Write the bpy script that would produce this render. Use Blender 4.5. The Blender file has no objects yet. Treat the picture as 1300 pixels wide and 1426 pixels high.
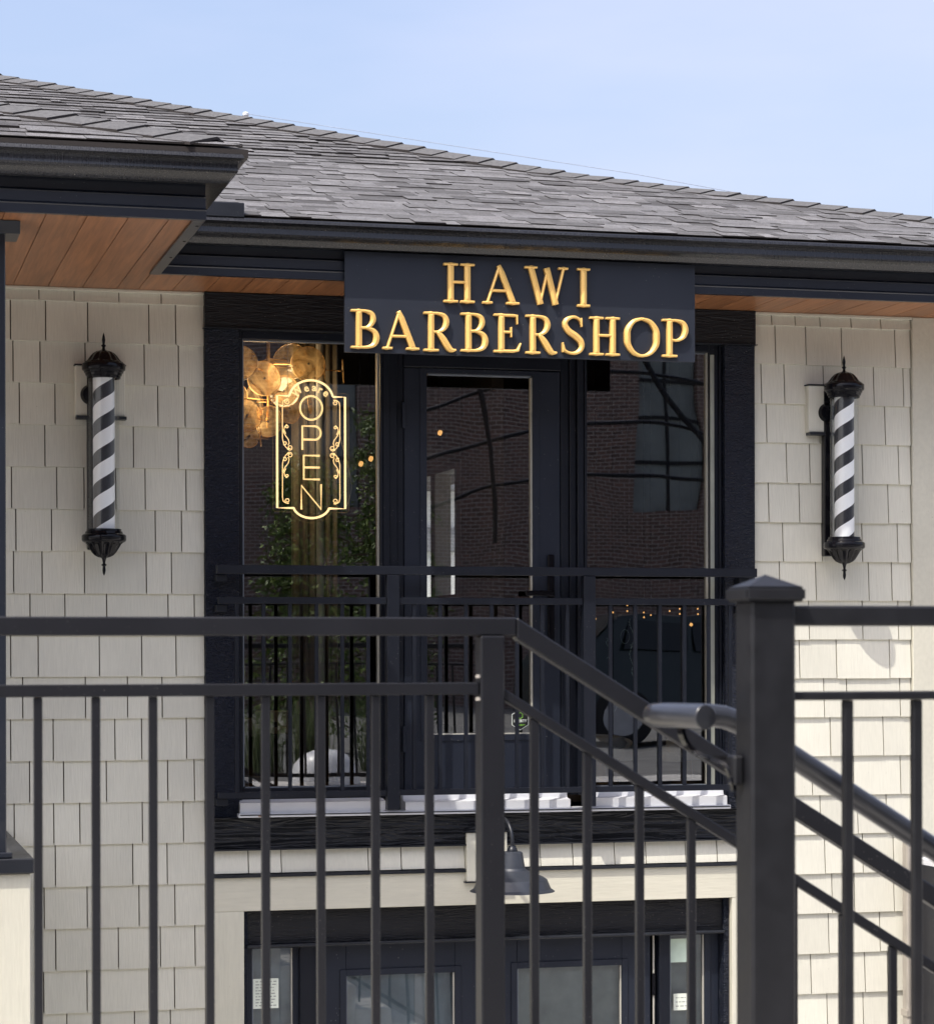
import bpy, bmesh, math, random
from mathutils import Vector, Matrix, noise
random.seed(7)
R = math.radians
sc = bpy.context.scene
COL = sc.collection

# ------------------------------------------------------------------ camera
# world units are metres; z = 0 is the photographer's eye height, X runs along the facade, Y into the building
EYE_YAW = 14.46
cd = bpy.data.cameras.new('camera'); cam = bpy.data.objects.new('camera', cd); COL.objects.link(cam)
cd.sensor_fit = 'HORIZONTAL'; cd.sensor_width = 36.0; cd.lens = 93.88
cd.shift_x = 0.0; cd.shift_y = 199.0/1300.0
cd.clip_start = 0.1; cd.clip_end = 2000
cam.rotation_euler = (Matrix.Rotation(R(-EYE_YAW), 3, 'Z') @ Matrix.Rotation(R(90), 3, 'X') @ Matrix.Rotation(-0.002, 3, 'Z')).to_euler()
cd.dof.use_dof = True; cd.dof.focus_distance = 11.2; cd.dof.aperture_fstop = 11.0
sc.camera = cam

# ------------------------------------------------------------------ sky, sun, exposure
SUN = Vector((-1.22, -1.0, 2.46)).normalized()          # towards the sun
sun_el = math.asin(SUN.z); sun_rot = math.atan2(SUN.x, SUN.y)
w = bpy.data.worlds.new('World'); sc.world = w; w.use_nodes = True
nt = w.node_tree; bg = nt.nodes['Background']; bg.inputs['Strength'].default_value = 0.15
sky = nt.nodes.new('ShaderNodeTexSky'); sky.sky_type = 'NISHITA'; sky.sun_disc = False
sky.sun_elevation = sun_el; sky.sun_rotation = sun_rot
sky.air_density = 1.0; sky.dust_density = 5.5; sky.ozone_density = 3.6
# thin high cloud veil mixed evenly over the whole sky
tc = nt.nodes.new('ShaderNodeTexCoord'); mp = nt.nodes.new('ShaderNodeMapping')
mp.inputs['Scale'].default_value = (1.2, 1.2, 5.0)
nz = nt.nodes.new('ShaderNodeTexNoise'); nz.inputs['Scale'].default_value = 2.4; nz.inputs['Detail'].default_value = 5
cr = nt.nodes.new('ShaderNodeMapRange'); cr.inputs[1].default_value = .35; cr.inputs[2].default_value = .75
cr.inputs[3].default_value = .15; cr.inputs[4].default_value = .36
mx = nt.nodes.new('ShaderNodeMix'); mx.data_type = 'RGBA'; mx.inputs['B'].default_value = (4.6, 4.15, 4.7, 1)
nt.links.new(tc.outputs['Generated'], mp.inputs[0]); nt.links.new(mp.outputs[0], nz.inputs['Vector'])
nt.links.new(nz.outputs['Fac'], cr.inputs[0]); nt.links.new(cr.outputs[0], mx.inputs['Factor'])
nt.links.new(sky.outputs[0], mx.inputs['A']); nt.links.new(mx.outputs['Result'], bg.inputs['Color'])
sd = bpy.data.lights.new('sun', 'SUN'); sun = bpy.data.objects.new('sun', sd); COL.objects.link(sun)
sd.energy = 2.5; sd.angle = R(0.53); sd.color = (1.0, .95, .87)
sun.rotation_euler = SUN.to_track_quat('Z', 'Y').to_euler(); sun.location = (-12, -10, 25)
vs = sc.view_settings; vs.view_transform = 'Standard'; vs.look = 'None'; vs.gamma = 1; vs.use_curve_mapping = False
vs.exposure = 0.89
sc.cycles.max_bounces = 8; sc.cycles.transparent_max_bounces = 16; sc.cycles.caustics_reflective = False
sc.cycles.caustics_refractive = False; sc.cycles.use_denoising = True

# ------------------------------------------------------------------ helpers
WP = {}                                                # world position of each object
def wpos(o): return WP[o.name] if o else Vector((0, 0, 0))
def link(o, parent, wp):
    COL.objects.link(o); o.parent = parent; WP[o.name] = Vector(wp); o.location = Vector(wp) - wpos(parent)
def thing(name, label, cat, loc=(0, 0, 0), group=None):
    o = bpy.data.objects.new(name, None); o.empty_display_size = .1; link(o, None, loc)
    o['label'] = label; o['category'] = cat
    if group: o['group'] = group
    return o
def tag(o, label, cat, group=None):
    o['label'] = label; o['category'] = cat
    if group: o['group'] = group
    return o
def mesh_obj(name, V, F, mat, parent=None, smooth=None, center=None, fm=None):
    if center is None:
        xs = [v[0] for v in V]; ys = [v[1] for v in V]; zs = [v[2] for v in V]
        center = ((min(xs)+max(xs))/2, (min(ys)+max(ys))/2, (min(zs)+max(zs))/2)
    c = Vector(center)
    me = bpy.data.meshes.new(name)
    me.from_pydata([tuple(Vector(v)-c) for v in V], [], F)
    for m in (mat if isinstance(mat, (list, tuple)) else [mat]): me.materials.append(m)
    if fm: me.polygons.foreach_set('material_index', fm)
    if smooth is not None:
        me.polygons.foreach_set('use_smooth', [True]*len(me.polygons)); me.set_sharp_from_angle(angle=R(smooth))
    me.update()
    o = bpy.data.objects.new(name, me); link(o, parent, c)
    return o
def bm_obj(name, bm, mat, parent=None, smooth=None):
    bmesh.ops.recalc_face_normals(bm, faces=bm.faces)
    V = [v.co.copy() for v in bm.verts]; bm.verts.index_update()
    F = [[v.index for v in f.verts] for f in bm.faces]
    fm = [f.material_index for f in bm.faces]
    bm.free(); return mesh_obj(name, V, F, mat, parent, smooth, fm=fm)
BOXF = [(0, 1, 3, 2), (4, 6, 7, 5), (0, 4, 5, 1), (2, 3, 7, 6), (0, 2, 6, 4), (1, 5, 7, 3)]
def add_box(bm, x0, x1, y0, y1, z0, z1, bev=0.0, mi=0):
    vs_ = [bm.verts.new((x, y, z)) for x in (x0, x1) for y in (y0, y1) for z in (z0, z1)]
    fs = [bm.faces.new([vs_[i] for i in f]) for f in BOXF]
    for f in fs: f.material_index = mi
    if bev > 0:
        es = list({e for f in fs for e in f.edges})
        bmesh.ops.bevel(bm, geom=es, offset=bev, segments=1, affect='EDGES')
def box(name, x0, x1, y0, y1, z0, z1, mat, parent=None, bev=0.0):
    bm = bmesh.new(); add_box(bm, min(x0, x1), max(x0, x1), min(y0, y1), max(y0, y1), min(z0, z1), max(z0, z1), bev)
    return bm_obj(name, bm, mat, parent)
def obox(name, p, q, wd, ht, mat, parent=None, bev=.002):
    """rectangular bar from p to q lying in a plane of constant Y: wd along Y, ht across"""
    p, q = Vector(p), Vector(q); d = (q-p); L = d.length; d.normalize()
    n = Vector((0, 1, 0)); u = d.cross(n).normalized()
    bm = bmesh.new(); add_box(bm, 0, L, -wd/2, wd/2, -ht/2, ht/2, bev)
    if u.z < 0: u = -u
    for v in bm.verts: v.co = p + d*v.co.x + n*v.co.y + u*v.co.z
    return bm_obj(name, bm, mat, parent)
def sweep_x(name, prof, x0, x1, mat, parent=None, smooth=30, closed=True, mx0=0.0, mx1=0.0, caps=True):
    """profile [(y, z)] pulled along X; mx shifts the ends by y for a mitre"""
    V = [(x0, y, z) for y, z in prof]+[(x1, y, z) for y, z in prof]; n = len(prof); F = []
    for i in range(n if closed else n-1):
        j = (i+1) % n; F.append((i, j, n+j, n+i))
    if caps and closed: F += [tuple(range(n))[::-1], tuple(range(n, 2*n))]
    bm = bmesh.new(); vv = [bm.verts.new(v) for v in V]
    for f in F: bm.faces.new([vv[i] for i in f])
    return bm_obj(name, bm, mat, parent, smooth)
def add_tube(bm, pts, r, n=8, closed=False, caps=True, mi=0):
    pts = [Vector(p) for p in pts]; N = len(pts); rings = []; up = None
    for i, p in enumerate(pts):
        a = pts[(i-1) % N] if (closed or i > 0) else p; b = pts[(i+1) % N] if (closed or i < N-1) else p
        t = (b-a).normalized()
        if up is None:
            up = Vector((0, 1, 0)) if abs(t.y) < .9 else Vector((0, 0, 1))
        s = t.cross(up).normalized(); up2 = s.cross(t).normalized(); up = up2
        rr = r[i] if isinstance(r, (list, tuple)) else r
        rings.append([bm.verts.new(p + (s*math.cos(2*math.pi*k/n)+up2*math.sin(2*math.pi*k/n))*rr) for k in range(n)])
    for i in range(N if closed else N-1):
        A, B = rings[i], rings[(i+1) % N]
        for k in range(n):
            f = bm.faces.new([A[k], A[(k+1) % n], B[(k+1) % n], B[k]]); f.material_index = mi
    if caps and not closed:
        bm.faces.new(rings[0][::-1]).material_index = mi; bm.faces.new(rings[-1]).material_index = mi
def tube(name, pts, r, mat, parent=None, n=8, closed=False, smooth=40):
    bm = bmesh.new(); add_tube(bm, pts, r, n, closed); return bm_obj(name, bm, mat, parent, smooth)
def lathe(name, prof, cx, cy, mat, parent=None, n=48, flute=None, smooth=35):
    """prof [(r, z)]; flute(r, z, a) -> radius"""
    bm = bmesh.new(); rings = []
    for r, z in prof:
        if r < 1e-5: rings.append([bm.verts.new((cx, cy, z))]); continue
        rings.append([bm.verts.new((cx+(flute(r, z, 2*math.pi*k/n) if flute else r)*math.cos(2*math.pi*k/n),
                                    cy+(flute(r, z, 2*math.pi*k/n) if flute else r)*math.sin(2*math.pi*k/n), z)) for k in range(n)])
    for A, B in zip(rings[:-1], rings[1:]):
        for k in range(n):
            if len(A) == 1 and len(B) == 1: continue
            if len(A) == 1: bm.faces.new([A[0], B[k], B[(k+1) % n]])
            elif len(B) == 1: bm.faces.new([A[k], A[(k+1) % n], B[0]])
            else: bm.faces.new([A[k], A[(k+1) % n], B[(k+1) % n], B[k]])
    return bm_obj(name, bm, mat, parent, smooth)
def lerp(a, b, t): return a+(b-a)*t
def spline(pts, k=6):
    """Catmull-Rom through tuples"""
    out = []; P = [pts[0]]+list(pts)+[pts[-1]]
    for i in range(1, len(P)-2):
        for s in range(k):
            t = s/k; a, b, c, d = P[i-1], P[i], P[i+1], P[i+2]
            out.append(tuple(.5*((2*b[j])+(-a[j]+c[j])*t+(2*a[j]-5*b[j]+4*c[j]-d[j])*t*t+(-a[j]+3*b[j]-3*c[j]+d[j])*t**3) for j in range(len(b))))
    out.append(tuple(pts[-1])); return out

# ------------------------------------------------------------------ materials
def new_mat(name):
    m = bpy.data.materials.new(name); m.use_nodes = True; t = m.node_tree; b = t.nodes['Principled BSDF']; return m, t, b
def nd(t, kind, **kw):
    n = t.nodes.new('ShaderNode'+kind)
    for k, v in kw.items():
        if k.startswith('i_'): n.inputs[k[2:].replace('_', ' ')].default_value = v
        else: setattr(n, k, v)
    return n
def coords(t, kind='pos', scale=(1, 1, 1), rnd=False):
    if kind == 'pos': s = nd(t, 'NewGeometry').outputs['Position']
    else: s = nd(t, 'TexCoord').outputs['Object']
    if rnd:
        oi = nd(t, 'ObjectInfo'); ad = nd(t, 'VectorMath', operation='MULTIPLY_ADD')
        ad.inputs[1].default_value = (37, 53, 29); t.links.new(oi.outputs['Random'], ad.inputs[0]); t.links.new(s, ad.inputs[2]); s = ad.outputs[0]
    m = nd(t, 'Mapping'); m.inputs['Scale'].default_value = scale; t.links.new(s, m.inputs[0]); return m.outputs[0]
def ramp(t, src, c0, c1, p0=0.0, p1=1.0):
    r = nd(t, 'ValToRGB'); e = r.color_ramp.elements
    e[0].position, e[1].position = p0, p1; e[0].color = (*c0, 1); e[1].color = (*c1, 1)
    t.links.new(src, r.inputs[0]); return r.outputs[0]
def bump(t, b, h, strength=.3, dist=.002, prev=None):
    n = nd(t, 'Bump'); n.inputs['Strength'].default_value = strength; n.inputs['Distance'].default_value = dist
    t.links.new(h, n.inputs['Height'])
    if prev: t.links.new(prev, n.inputs['Normal'])
    t.links.new(n.outputs[0], b.inputs['Normal']); return n.outputs[0]
def simple(name, col, rough=.5, metal=0.0, var=.12, nscale=9, bmp=.15, bscale=260, bdist=.0006, spec=.5, coat=0):
    m, t, b = new_mat(name)
    n = nd(t, 'TexNoise', i_Scale=nscale, i_Detail=5.0); t.links.new(coords(t), n.inputs['Vector'])
    c0 = tuple(c*(1-var) for c in col); c1 = tuple(min(1, c*(1+var)) for c in col)
    t.links.new(ramp(t, n.outputs['Fac'], c0, c1, .3, .7), b.inputs['Base Color'])
    b.inputs['Roughness'].default_value = rough; b.inputs['Metallic'].default_value = metal
    b.inputs['Specular IOR Level'].default_value = spec; b.inputs['Coat Weight'].default_value = coat
    if bmp:
        n2 = nd(t, 'TexNoise', i_Scale=bscale, i_Detail=3.0); t.links.new(coords(t), n2.inputs['Vector'])
        bump(t, b, n2.outputs['Fac'], bmp, bdist)
    rr = nd(t, 'MapRange'); rr.inputs[3].default_value = rough*.85; rr.inputs[4].default_value = min(1, rough*1.2)
    t.links.new(n.outputs['Fac'], rr.inputs[0]); t.links.new(rr.outputs[0], b.inputs['Roughness'])
    return m
def dust(t, b, scale=55, size=.10, col=(.32, .31, .29), amt=.75):
    src = b.inputs['Base Color']; mixn = nd(t, 'Mix', data_type='RGBA')
    if src.links: t.links.new(src.links[0].from_socket, mixn.inputs['A'])
    else: mixn.inputs['A'].default_value = tuple(src.default_value)
    v = nd(t, 'TexVoronoi', i_Scale=float(scale)); t.links.new(coords(t), v.inputs['Vector'])
    r = nd(t, 'MapRange'); r.inputs[1].default_value = size; r.inputs[2].default_value = size*.5; r.inputs[3].default_value = 0; r.inputs[4].default_value = amt
    t.links.new(v.outputs['Distance'], r.inputs[0])
    n = nd(t, 'TexNoise', i_Scale=4.0, i_Detail=2.0); t.links.new(coords(t), n.inputs['Vector'])
    g = nd(t, 'MapRange'); g.inputs[1].default_value = .45; g.inputs[2].default_value = .65; t.links.new(n.outputs['Fac'], g.inputs[0])
    k = nd(t, 'Math', operation='MULTIPLY'); t.links.new(r.outputs[0], k.inputs[0]); t.links.new(g.outputs[0], k.inputs[1]); t.links.new(k.outputs[0], mixn.inputs['Factor'])
    mixn.inputs['B'].default_value = (*col, 1); t.links.new(mixn.outputs['Result'], b.inputs['Base Color'])
def siding(name, col, scale, bs=.5):
    m, t, b = new_mat(name)
    g = nd(t, 'TexNoise', i_Scale=1.0, i_Detail=6.0, i_Distortion=.4); t.links.new(coords(t, 'pos', scale, True), g.inputs['Vector'])
    n = nd(t, 'TexNoise', i_Scale=3.0, i_Detail=4.0); t.links.new(coords(t), n.inputs['Vector'])
    oi = nd(t, 'ObjectInfo')
    base = ramp(t, n.outputs['Fac'], tuple(c*.95 for c in col), tuple(c*1.04 for c in col), .3, .7)
    mr = nd(t, 'MapRange'); mr.inputs[3].default_value = .925; mr.inputs[4].default_value = 1.04; t.links.new(oi.outputs['Random'], mr.inputs[0])
    gm = nd(t, 'MapRange'); gm.inputs[1].default_value = .3; gm.inputs[2].default_value = .7; gm.inputs[3].default_value = .95; gm.inputs[4].default_value = 1.03; t.links.new(g.outputs['Fac'], gm.inputs[0])
    mm = nd(t, 'Math', operation='MULTIPLY'); t.links.new(mr.outputs[0], mm.inputs[0]); t.links.new(gm.outputs[0], mm.inputs[1])
    mul = nd(t, 'VectorMath', operation='SCALE'); t.links.new(base, mul.inputs[0]); t.links.new(mm.outputs[0], mul.inputs['Scale'])
    # fine dirt specks
    sp = nd(t, 'TexVoronoi', i_Scale=16.0); t.links.new(coords(t), sp.inputs['Vector'])
    spr = ramp(t, sp.outputs['Distance'], (.55, .52, .47), (1, 1, 1), .022, .035)
    m2 = nd(t, 'Mix', data_type='RGBA', blend_type='MULTIPLY'); m2.inputs['Factor'].default_value = .8
    t.links.new(mul.outputs[0], m2.inputs['A']); t.links.new(spr, m2.inputs['B'])
    t.links.new(m2.outputs['Result'], b.inputs['Base Color']); b.inputs['Roughness'].default_value = .62
    b.inputs['Specular IOR Level'].default_value = .35
    bump(t, b, g.outputs['Fac'], bs, .0022); return m
def grain(name, col, scale, strength=.7, rough=.42, wave=False, dist=.004):
    m, t, b = new_mat(name); v = coords(t, 'pos', scale)
    g = nd(t, 'TexNoise', i_Scale=1.0, i_Detail=5.0, i_Distortion=1.2); t.links.new(v, g.inputs['Vector'])
    h = g.outputs['Fac']
    if wave:
        wv = nd(t, 'TexNoise', i_Scale=1.0, i_Detail=2.0); t.links.new(coords(t, 'pos', tuple(s*.22 for s in scale)), wv.inputs['Vector'])
        ml = nd(t, 'Math', operation='MULTIPLY'); ml.inputs[1].default_value = 26; t.links.new(wv.outputs['Fac'], ml.inputs[0])
        fr = nd(t, 'Math', operation='PINGPONG'); fr.inputs[1].default_value = .5; t.links.new(ml.outputs[0], fr.inputs[0])
        ad = nd(t, 'Math', operation='MULTIPLY_ADD'); ad.inputs[1].default_value = .8; t.links.new(fr.outputs[0], ad.inputs[0]); t.links.new(h, ad.inputs[2]); h = ad.outputs[0]
    b.inputs['Base Color'].default_value = (*col, 1); b.inputs['Roughness'].default_value = rough; b.inputs['Specular IOR Level'].default_value = .3
    bump(t, b, h, strength, dist); return m
CREAM = (.625, .608, .52)
M = {}
M['siding'] = siding('siding_paint', CREAM, (150, 150, 4), .5)
M['cream_h'] = siding('cream_board', (.61, .585, .48), (9, 60, 90), .55)
M['cream_v'] = siding('cream_post', (.60, .58, .48), (80, 80, 8), .6)
M['stucco'] = siding('cream_panel', (.57, .55, .46), (55, 55, 40), .5)
M['backing'] = simple('wall_backing', (.17, .145, .115), .8)
M['trim_v'] = grain('black_trim_vertical', (.012, .016, .030), (42, 42, 95), 1.0, .32, False, .04)
M['trim_h'] = grain('black_trim_horizontal', (.005, .0053, .0075), (12, 60, 95), 1.0, .42, False, .006)
M['trim_w'] = grain('black_trim_cathedral', (.008, .009, .012), (5, 60, 60), 1.0, .34, True, .009)
M['frame'] = simple('frame_metal', (.0058, .0075, .0130), .36, 0, .06, 5, .08, spec=.3)
M['door'] = simple('door_paint', (.0125, .016, .0265), .42, 0, .06, 5, .06, spec=.3)
M['flash'] = simple('flashing_metal', (.012, .014, .019), .35, .0, .1, spec=.45)
M['fascia'] = simple('fascia_metal', (.0098, .0130, .021), .30, 0, .06, 3, .05, spec=.5, coat=.2)
M['void'] = simple('dark_void', (.01, .01, .01), .9)
def gutter_mat():
    m, t, b = new_mat('gutter_metal')
    n = nd(t, 'TexNoise', i_Scale=1.0, i_Detail=4.0); t.links.new(coords(t, 'pos', (230, 230, 6)), n.inputs['Vector'])
    big = nd(t, 'TexNoise', i_Scale=1.4, i_Detail=1.0); t.links.new(coords(t), big.inputs['Vector'])
    ml = nd(t, 'Math', operation='MULTIPLY'); t.links.new(n.outputs['Fac'], ml.inputs[0]); t.links.new(big.outputs['Fac'], ml.inputs[1])
    t.links.new(ramp(t, ml.outputs[0], (.0035, .004, .006), (.020, .021, .025), .24, .42), b.inputs['Base Color'])
    sp = nd(t, 'TexVoronoi', i_Scale=48.0); t.links.new(coords(t), sp.inputs['Vector'])
    t.links.new(ramp(t, n.outputs['Fac'], (.22, .22, .22), (.5, .5, .5), .35, .7), b.inputs['Roughness'])
    b.inputs['Coat Weight'].default_value = .4; b.inputs['Coat Roughness'].default_value = .10; b.inputs['Specular IOR Level'].default_value = .35
    bump(t, b, n.outputs['Fac'], .12, .0008); return m
M['gutter'] = gutter_mat()
def soffit_mat():
    m, t, b = new_mat('wood_soffit')
    g = nd(t, 'TexNoise', i_Scale=1.0, i_Detail=6.0, i_Distortion=.6); t.links.new(coords(t, 'pos', (60, 2.6, 60), True), g.inputs['Vector'])
    oi = nd(t, 'ObjectInfo'); mr = nd(t, 'MapRange'); mr.inputs[3].default_value = .82; mr.inputs[4].default_value = 1.12; t.links.new(oi.outputs['Random'], mr.inputs[0])
    c = ramp(t, g.outputs['Fac'], (.19, .080, .034), (.36, .155, .064), .3, .7)
    mul = nd(t, 'VectorMath', operation='SCALE'); t.links.new(c, mul.inputs[0]); t.links.new(mr.outputs[0], mul.inputs['Scale'])
    t.links.new(mul.outputs[0], b.inputs['Base Color']); b.inputs['Roughness'].default_value = .38
    bump(t, b, g.outputs['Fac'], .15, .001); return m
M['soffit'] = soffit_mat()
def roof_mat(name, island):
    m, t, b = new_mat(name)
    if island: rnd = nd(t, 'NewGeometry').outputs['Random Per Island']
    else: rnd = nd(t, 'ObjectInfo').outputs['Random']
    base = nd(t, 'ValToRGB'); e = base.color_ramp.elements; base.color_ramp.interpolation = 'LINEAR'
    e[0].color = (.048, .046, .045, 1); e[1].color = (.150, .147, .146, 1)
    for p, c in ((.2, (.072, .070, .069)), (.5, (.100, .098, .097)), (.85, (.125, .124, .125))):
        x = base.color_ramp.elements.new(p); x.color = (*c, 1)
    t.links.new(rnd, base.inputs[0])
    g = nd(t, 'TexNoise', i_Scale=260.0, i_Detail=3.0); t.links.new(coords(t), g.inputs['Vector'])
    g2 = nd(t, 'TexNoise', i_Scale=26.0, i_Detail=4.0); t.links.new(coords(t), g2.inputs['Vector'])
    m1 = nd(t, 'Mix', data_type='RGBA', blend_type='MULTIPLY'); m1.inputs['Factor'].default_value = 1
    t.links.new(base.outputs[0], m1.inputs['A']); t.links.new(ramp(t, g.outputs['Fac'], (.35, .34, .34), (1.85, 1.85, 1.87), .32, .68), m1.inputs['B'])
    m2 = nd(t, 'Mix', data_type='RGBA', blend_type='MULTIPLY'); m2.inputs['Factor'].default_value = 1
    t.links.new(m1.outputs['Result'], m2.inputs['A']); t.links.new(ramp(t, g2.outputs['Fac'], (.78, .76, .74), (1.15, 1.15, 1.18), .3, .7), m2.inputs['B'])
    t.links.new(m2.outputs['Result'], b.inputs['Base Color']); b.inputs['Roughness'].default_value = .9
    bump(t, b, g.outputs['Fac'], .9, .002); return m
M['shingle'] = roof_mat('asphalt_shingle', False); M['shingle_i'] = roof_mat('asphalt_shingle_field', True)
M['butt'] = simple('asphalt_cut_edge', (.020, .016, .015), .95)
M['deckwood'] = simple('eave_wood', (.36, .17, .08), .7, 0, .25, 14)
M['rail'] = simple('powder_coat', (.0095, .0099, .0128), .38, 0, .1, 7, .5, 520, .0007, .3)
M['rail2'] = simple('powder_coat_far', (.008, .0098, .0155), .36, 0, .1, 7, .3, 520, .0006, .3)
M['sill'] = simple('white_aluminium', (.62, .63, .66), .35, 0, .04, 6, .05)
M['spacer'] = simple('pale_spacer', (.40, .39, .34), .5)
M['spacer_g'] = simple('grey_spacer', (.16, .18, .21), .4)
M['gold'] = None
def gold():
    m, t, b = new_mat('gold_paint'); b.inputs['Base Color'].default_value = (.92, .57, .17, 1)
    b.inputs['Metallic'].default_value = .3; b.inputs['Roughness'].default_value = .38; b.inputs['Specular IOR Level'].default_value = .6
    n = nd(t, 'TexNoise', i_Scale=60.0, i_Detail=3.0); t.links.new(coords(t), n.inputs['Vector']); bump(t, b, n.outputs['Fac'], .1, .0008)
    return m
M['gold'] = gold()
M['board'] = simple('sign_board', (.0205, .0245, .035), .42, 0, .05, 4, .12, 700, .0003, .3)
M['blackgloss'] = simple('black_enamel', (.005, .005, .007), .13, 0, .05, 5, .02, 80, .0005, .2, .03)
def stripe_mat():
    m, t, b = new_mat('pole_stripes'); tcn = nd(t, 'TexCoord'); s = nd(t, 'SeparateXYZ'); t.links.new(tcn.outputs['Object'], s.inputs[0])
    ng = nd(t, 'Math', operation='MULTIPLY'); ng.inputs[1].default_value = -1; t.links.new(s.outputs['Y'], ng.inputs[0])
    at = nd(t, 'Math', operation='ARCTAN2'); t.links.new(s.outputs['X'], at.inputs[0]); t.links.new(ng.outputs[0], at.inputs[1])
    a = nd(t, 'Math', operation='MULTIPLY'); a.inputs[1].default_value = .0285; t.links.new(at.outputs[0], a.inputs[0])
    d = nd(t, 'Math', operation='SUBTRACT'); t.links.new(s.outputs['Z'], d.inputs[0]); t.links.new(a.outputs[0], d.inputs[1])
    q = nd(t, 'Math', operation='DIVIDE'); q.inputs[1].default_value = .137; t.links.new(d.outputs[0], q.inputs[0])
    f = nd(t, 'Math', operation='FRACT'); t.links.new(q.outputs[0], f.inputs[0])
    g = nd(t, 'Math', operation='GREATER_THAN'); g.inputs[1].default_value = .47; t.links.new(f.outputs[0], g.inputs[0])
    t.links.new(ramp(t, g.outputs[0], (.026, .028, .035), (.90, .91, .92), .4, .6), b.inputs['Base Color'])
    b.inputs['Roughness'].default_value = .3; return m
M['stripe'] = stripe_mat()
def glass_mat(name, tint=(.62, .65, .63), refl=.11, rough=0.0, wav=.0, blend=.5):
    m, t, b = new_mat(name); t.nodes.remove(b); out = t.nodes['Material Output']
    tr = nd(t, 'BsdfTransparent'); tr.inputs[0].default_value = (*tint, 1)
    gl = nd(t, 'BsdfGlossy'); gl.inputs['Roughness'].default_value = rough; gl.inputs[0].default_value = (.95, .97, 1, 1)
    lw = nd(t, 'Fresnel'); lw.inputs['IOR'].default_value = 1.5
    mr = nd(t, 'MapRange'); mr.inputs[1].default_value = .04; mr.inputs[2].default_value = 1; mr.inputs[3].default_value = refl; mr.inputs[4].default_value = 1
    t.links.new(lw.outputs[0], mr.inputs[0])
    mixs = nd(t, 'MixShader'); t.links.new(mr.outputs[0], mixs.inputs[0]); t.links.new(tr.outputs[0], mixs.inputs[1]); t.links.new(gl.outputs[0], mixs.inputs[2])
    t.links.new(mixs.outputs[0], out.inputs['Surface'])
    if wav:
        n = nd(t, 'TexNoise', i_Scale=1.0, i_Detail=1.0); t.links.new(coords(t, 'pos', (2.2, 2.2, 1.6)), n.inputs['Vector'])
        bp = nd(t, 'Bump'); bp.inputs['Strength'].default_value = 1; bp.inputs['Distance'].default_value = wav
        t.links.new(n.outputs['Fac'], bp.inputs['Height']); t.links.new(bp.outputs[0], gl.inputs['Normal'])
    return m
M['pane'] = glass_mat('window_glass', (.66, .68, .66), .20, 0, .0009)
M['lowpane'] = glass_mat('lower_window_glass', (.7, .75, .76), .16, .01, .001)
M['acrylic'] = glass_mat('clear_acrylic', (.97, .97, .96), .02)
M['acrylic_edge'] = simple('acrylic_edge', (.45, .34, .2), .3)
def clear_tube():
    m, t, b = new_mat('pole_glass'); t.nodes.remove(b); out = t.nodes['Material Output']
    tr = nd(t, 'BsdfTransparent'); tr.inputs[0].default_value = (.96, .97, .97, 1); gl = nd(t, 'BsdfGlossy'); gl.inputs['Roughness'].default_value = .02
    lw = nd(t, 'LayerWeight'); lw.inputs['Blend'].default_value = .2; mr = nd(t, 'MapRange'); mr.inputs[3].default_value = .05; mr.inputs[4].default_value = .30
    t.links.new(lw.outputs['Facing'], mr.inputs[0]); mixs = nd(t, 'MixShader'); t.links.new(mr.outputs[0], mixs.inputs[0]); t.links.new(tr.outputs[0], mixs.inputs[1]); t.links.new(gl.outputs[0], mixs.inputs[2])
    t.links.new(mixs.outputs[0], out.inputs['Surface']); return m
M['tubeglass'] = clear_tube()
def emit(name, col, s):
    m, t, b = new_mat(name); b.inputs['Base Color'].default_value = (*col, 1); b.inputs['Emission Color'].default_value = (*col, 1)
    b.inputs['Emission Strength'].default_value = s; return m
M['neon'] = emit('warm_neon', (1.0, .64, .28), 1.25)
M['neon_core'] = emit('warm_neon_outline', (1.0, .68, .33), 1.5)
M['bulb'] = emit('warm_bulb', (1.0, .66, .32), .9)
M['bulb_s'] = emit('small_bulb', (1.0, .5, .16), .9)
def amber():
    m, t, b = new_mat('amber_glass'); t.nodes.remove(b); out = t.nodes['Material Output']
    tr = nd(t, 'BsdfTransparent'); tr.inputs[0].default_value = (.95, .74, .46, 1)
    tl = nd(t, 'BsdfTranslucent'); df = nd(t, 'BsdfDiffuse'); gl = nd(t, 'BsdfGlossy'); gl.inputs['Roughness'].default_value = .12
    n = nd(t, 'TexNoise', i_Scale=7.0, i_Detail=4.0, i_Distortion=3.0); t.links.new(coords(t), n.inputs['Vector'])
    c = ramp(t, n.outputs['Fac'], (.55, .36, .17), (.95, .72, .42), .3, .7)
    t.links.new(c, tl.inputs[0]); t.links.new(c, df.inputs[0])
    a1 = nd(t, 'MixShader'); a1.inputs[0].default_value = .35; t.links.new(tl.outputs[0], a1.inputs[1]); t.links.new(df.outputs[0], a1.inputs[2])
    a2 = nd(t, 'MixShader'); t.links.new(ramp(t, n.outputs['Fac'], (.35, .35, .35), (.70, .70, .70), .35, .65), a2.inputs[0]); t.links.new(tr.outputs[0], a2.inputs[1]); t.links.new(a1.outputs[0], a2.inputs[2])
    a3 = nd(t, 'MixShader'); a3.inputs[0].default_value = .12; t.links.new(a2.outputs[0], a3.inputs[1]); t.links.new(gl.outputs[0], a3.inputs[2])
    bp = nd(t, 'Bump'); bp.inputs['Strength'].default_value = .6; bp.inputs['Distance'].default_value = .004; t.links.new(n.outputs['Fac'], bp.inputs['Height']); t.links.new(bp.outputs[0], gl.inputs['Normal'])
    t.links.new(a3.outputs[0], out.inputs['Surface']); return m
M['amber'] = amber()
M['amber_rim'] = simple('amber_rim', (.75, .50, .22), .2)
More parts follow.
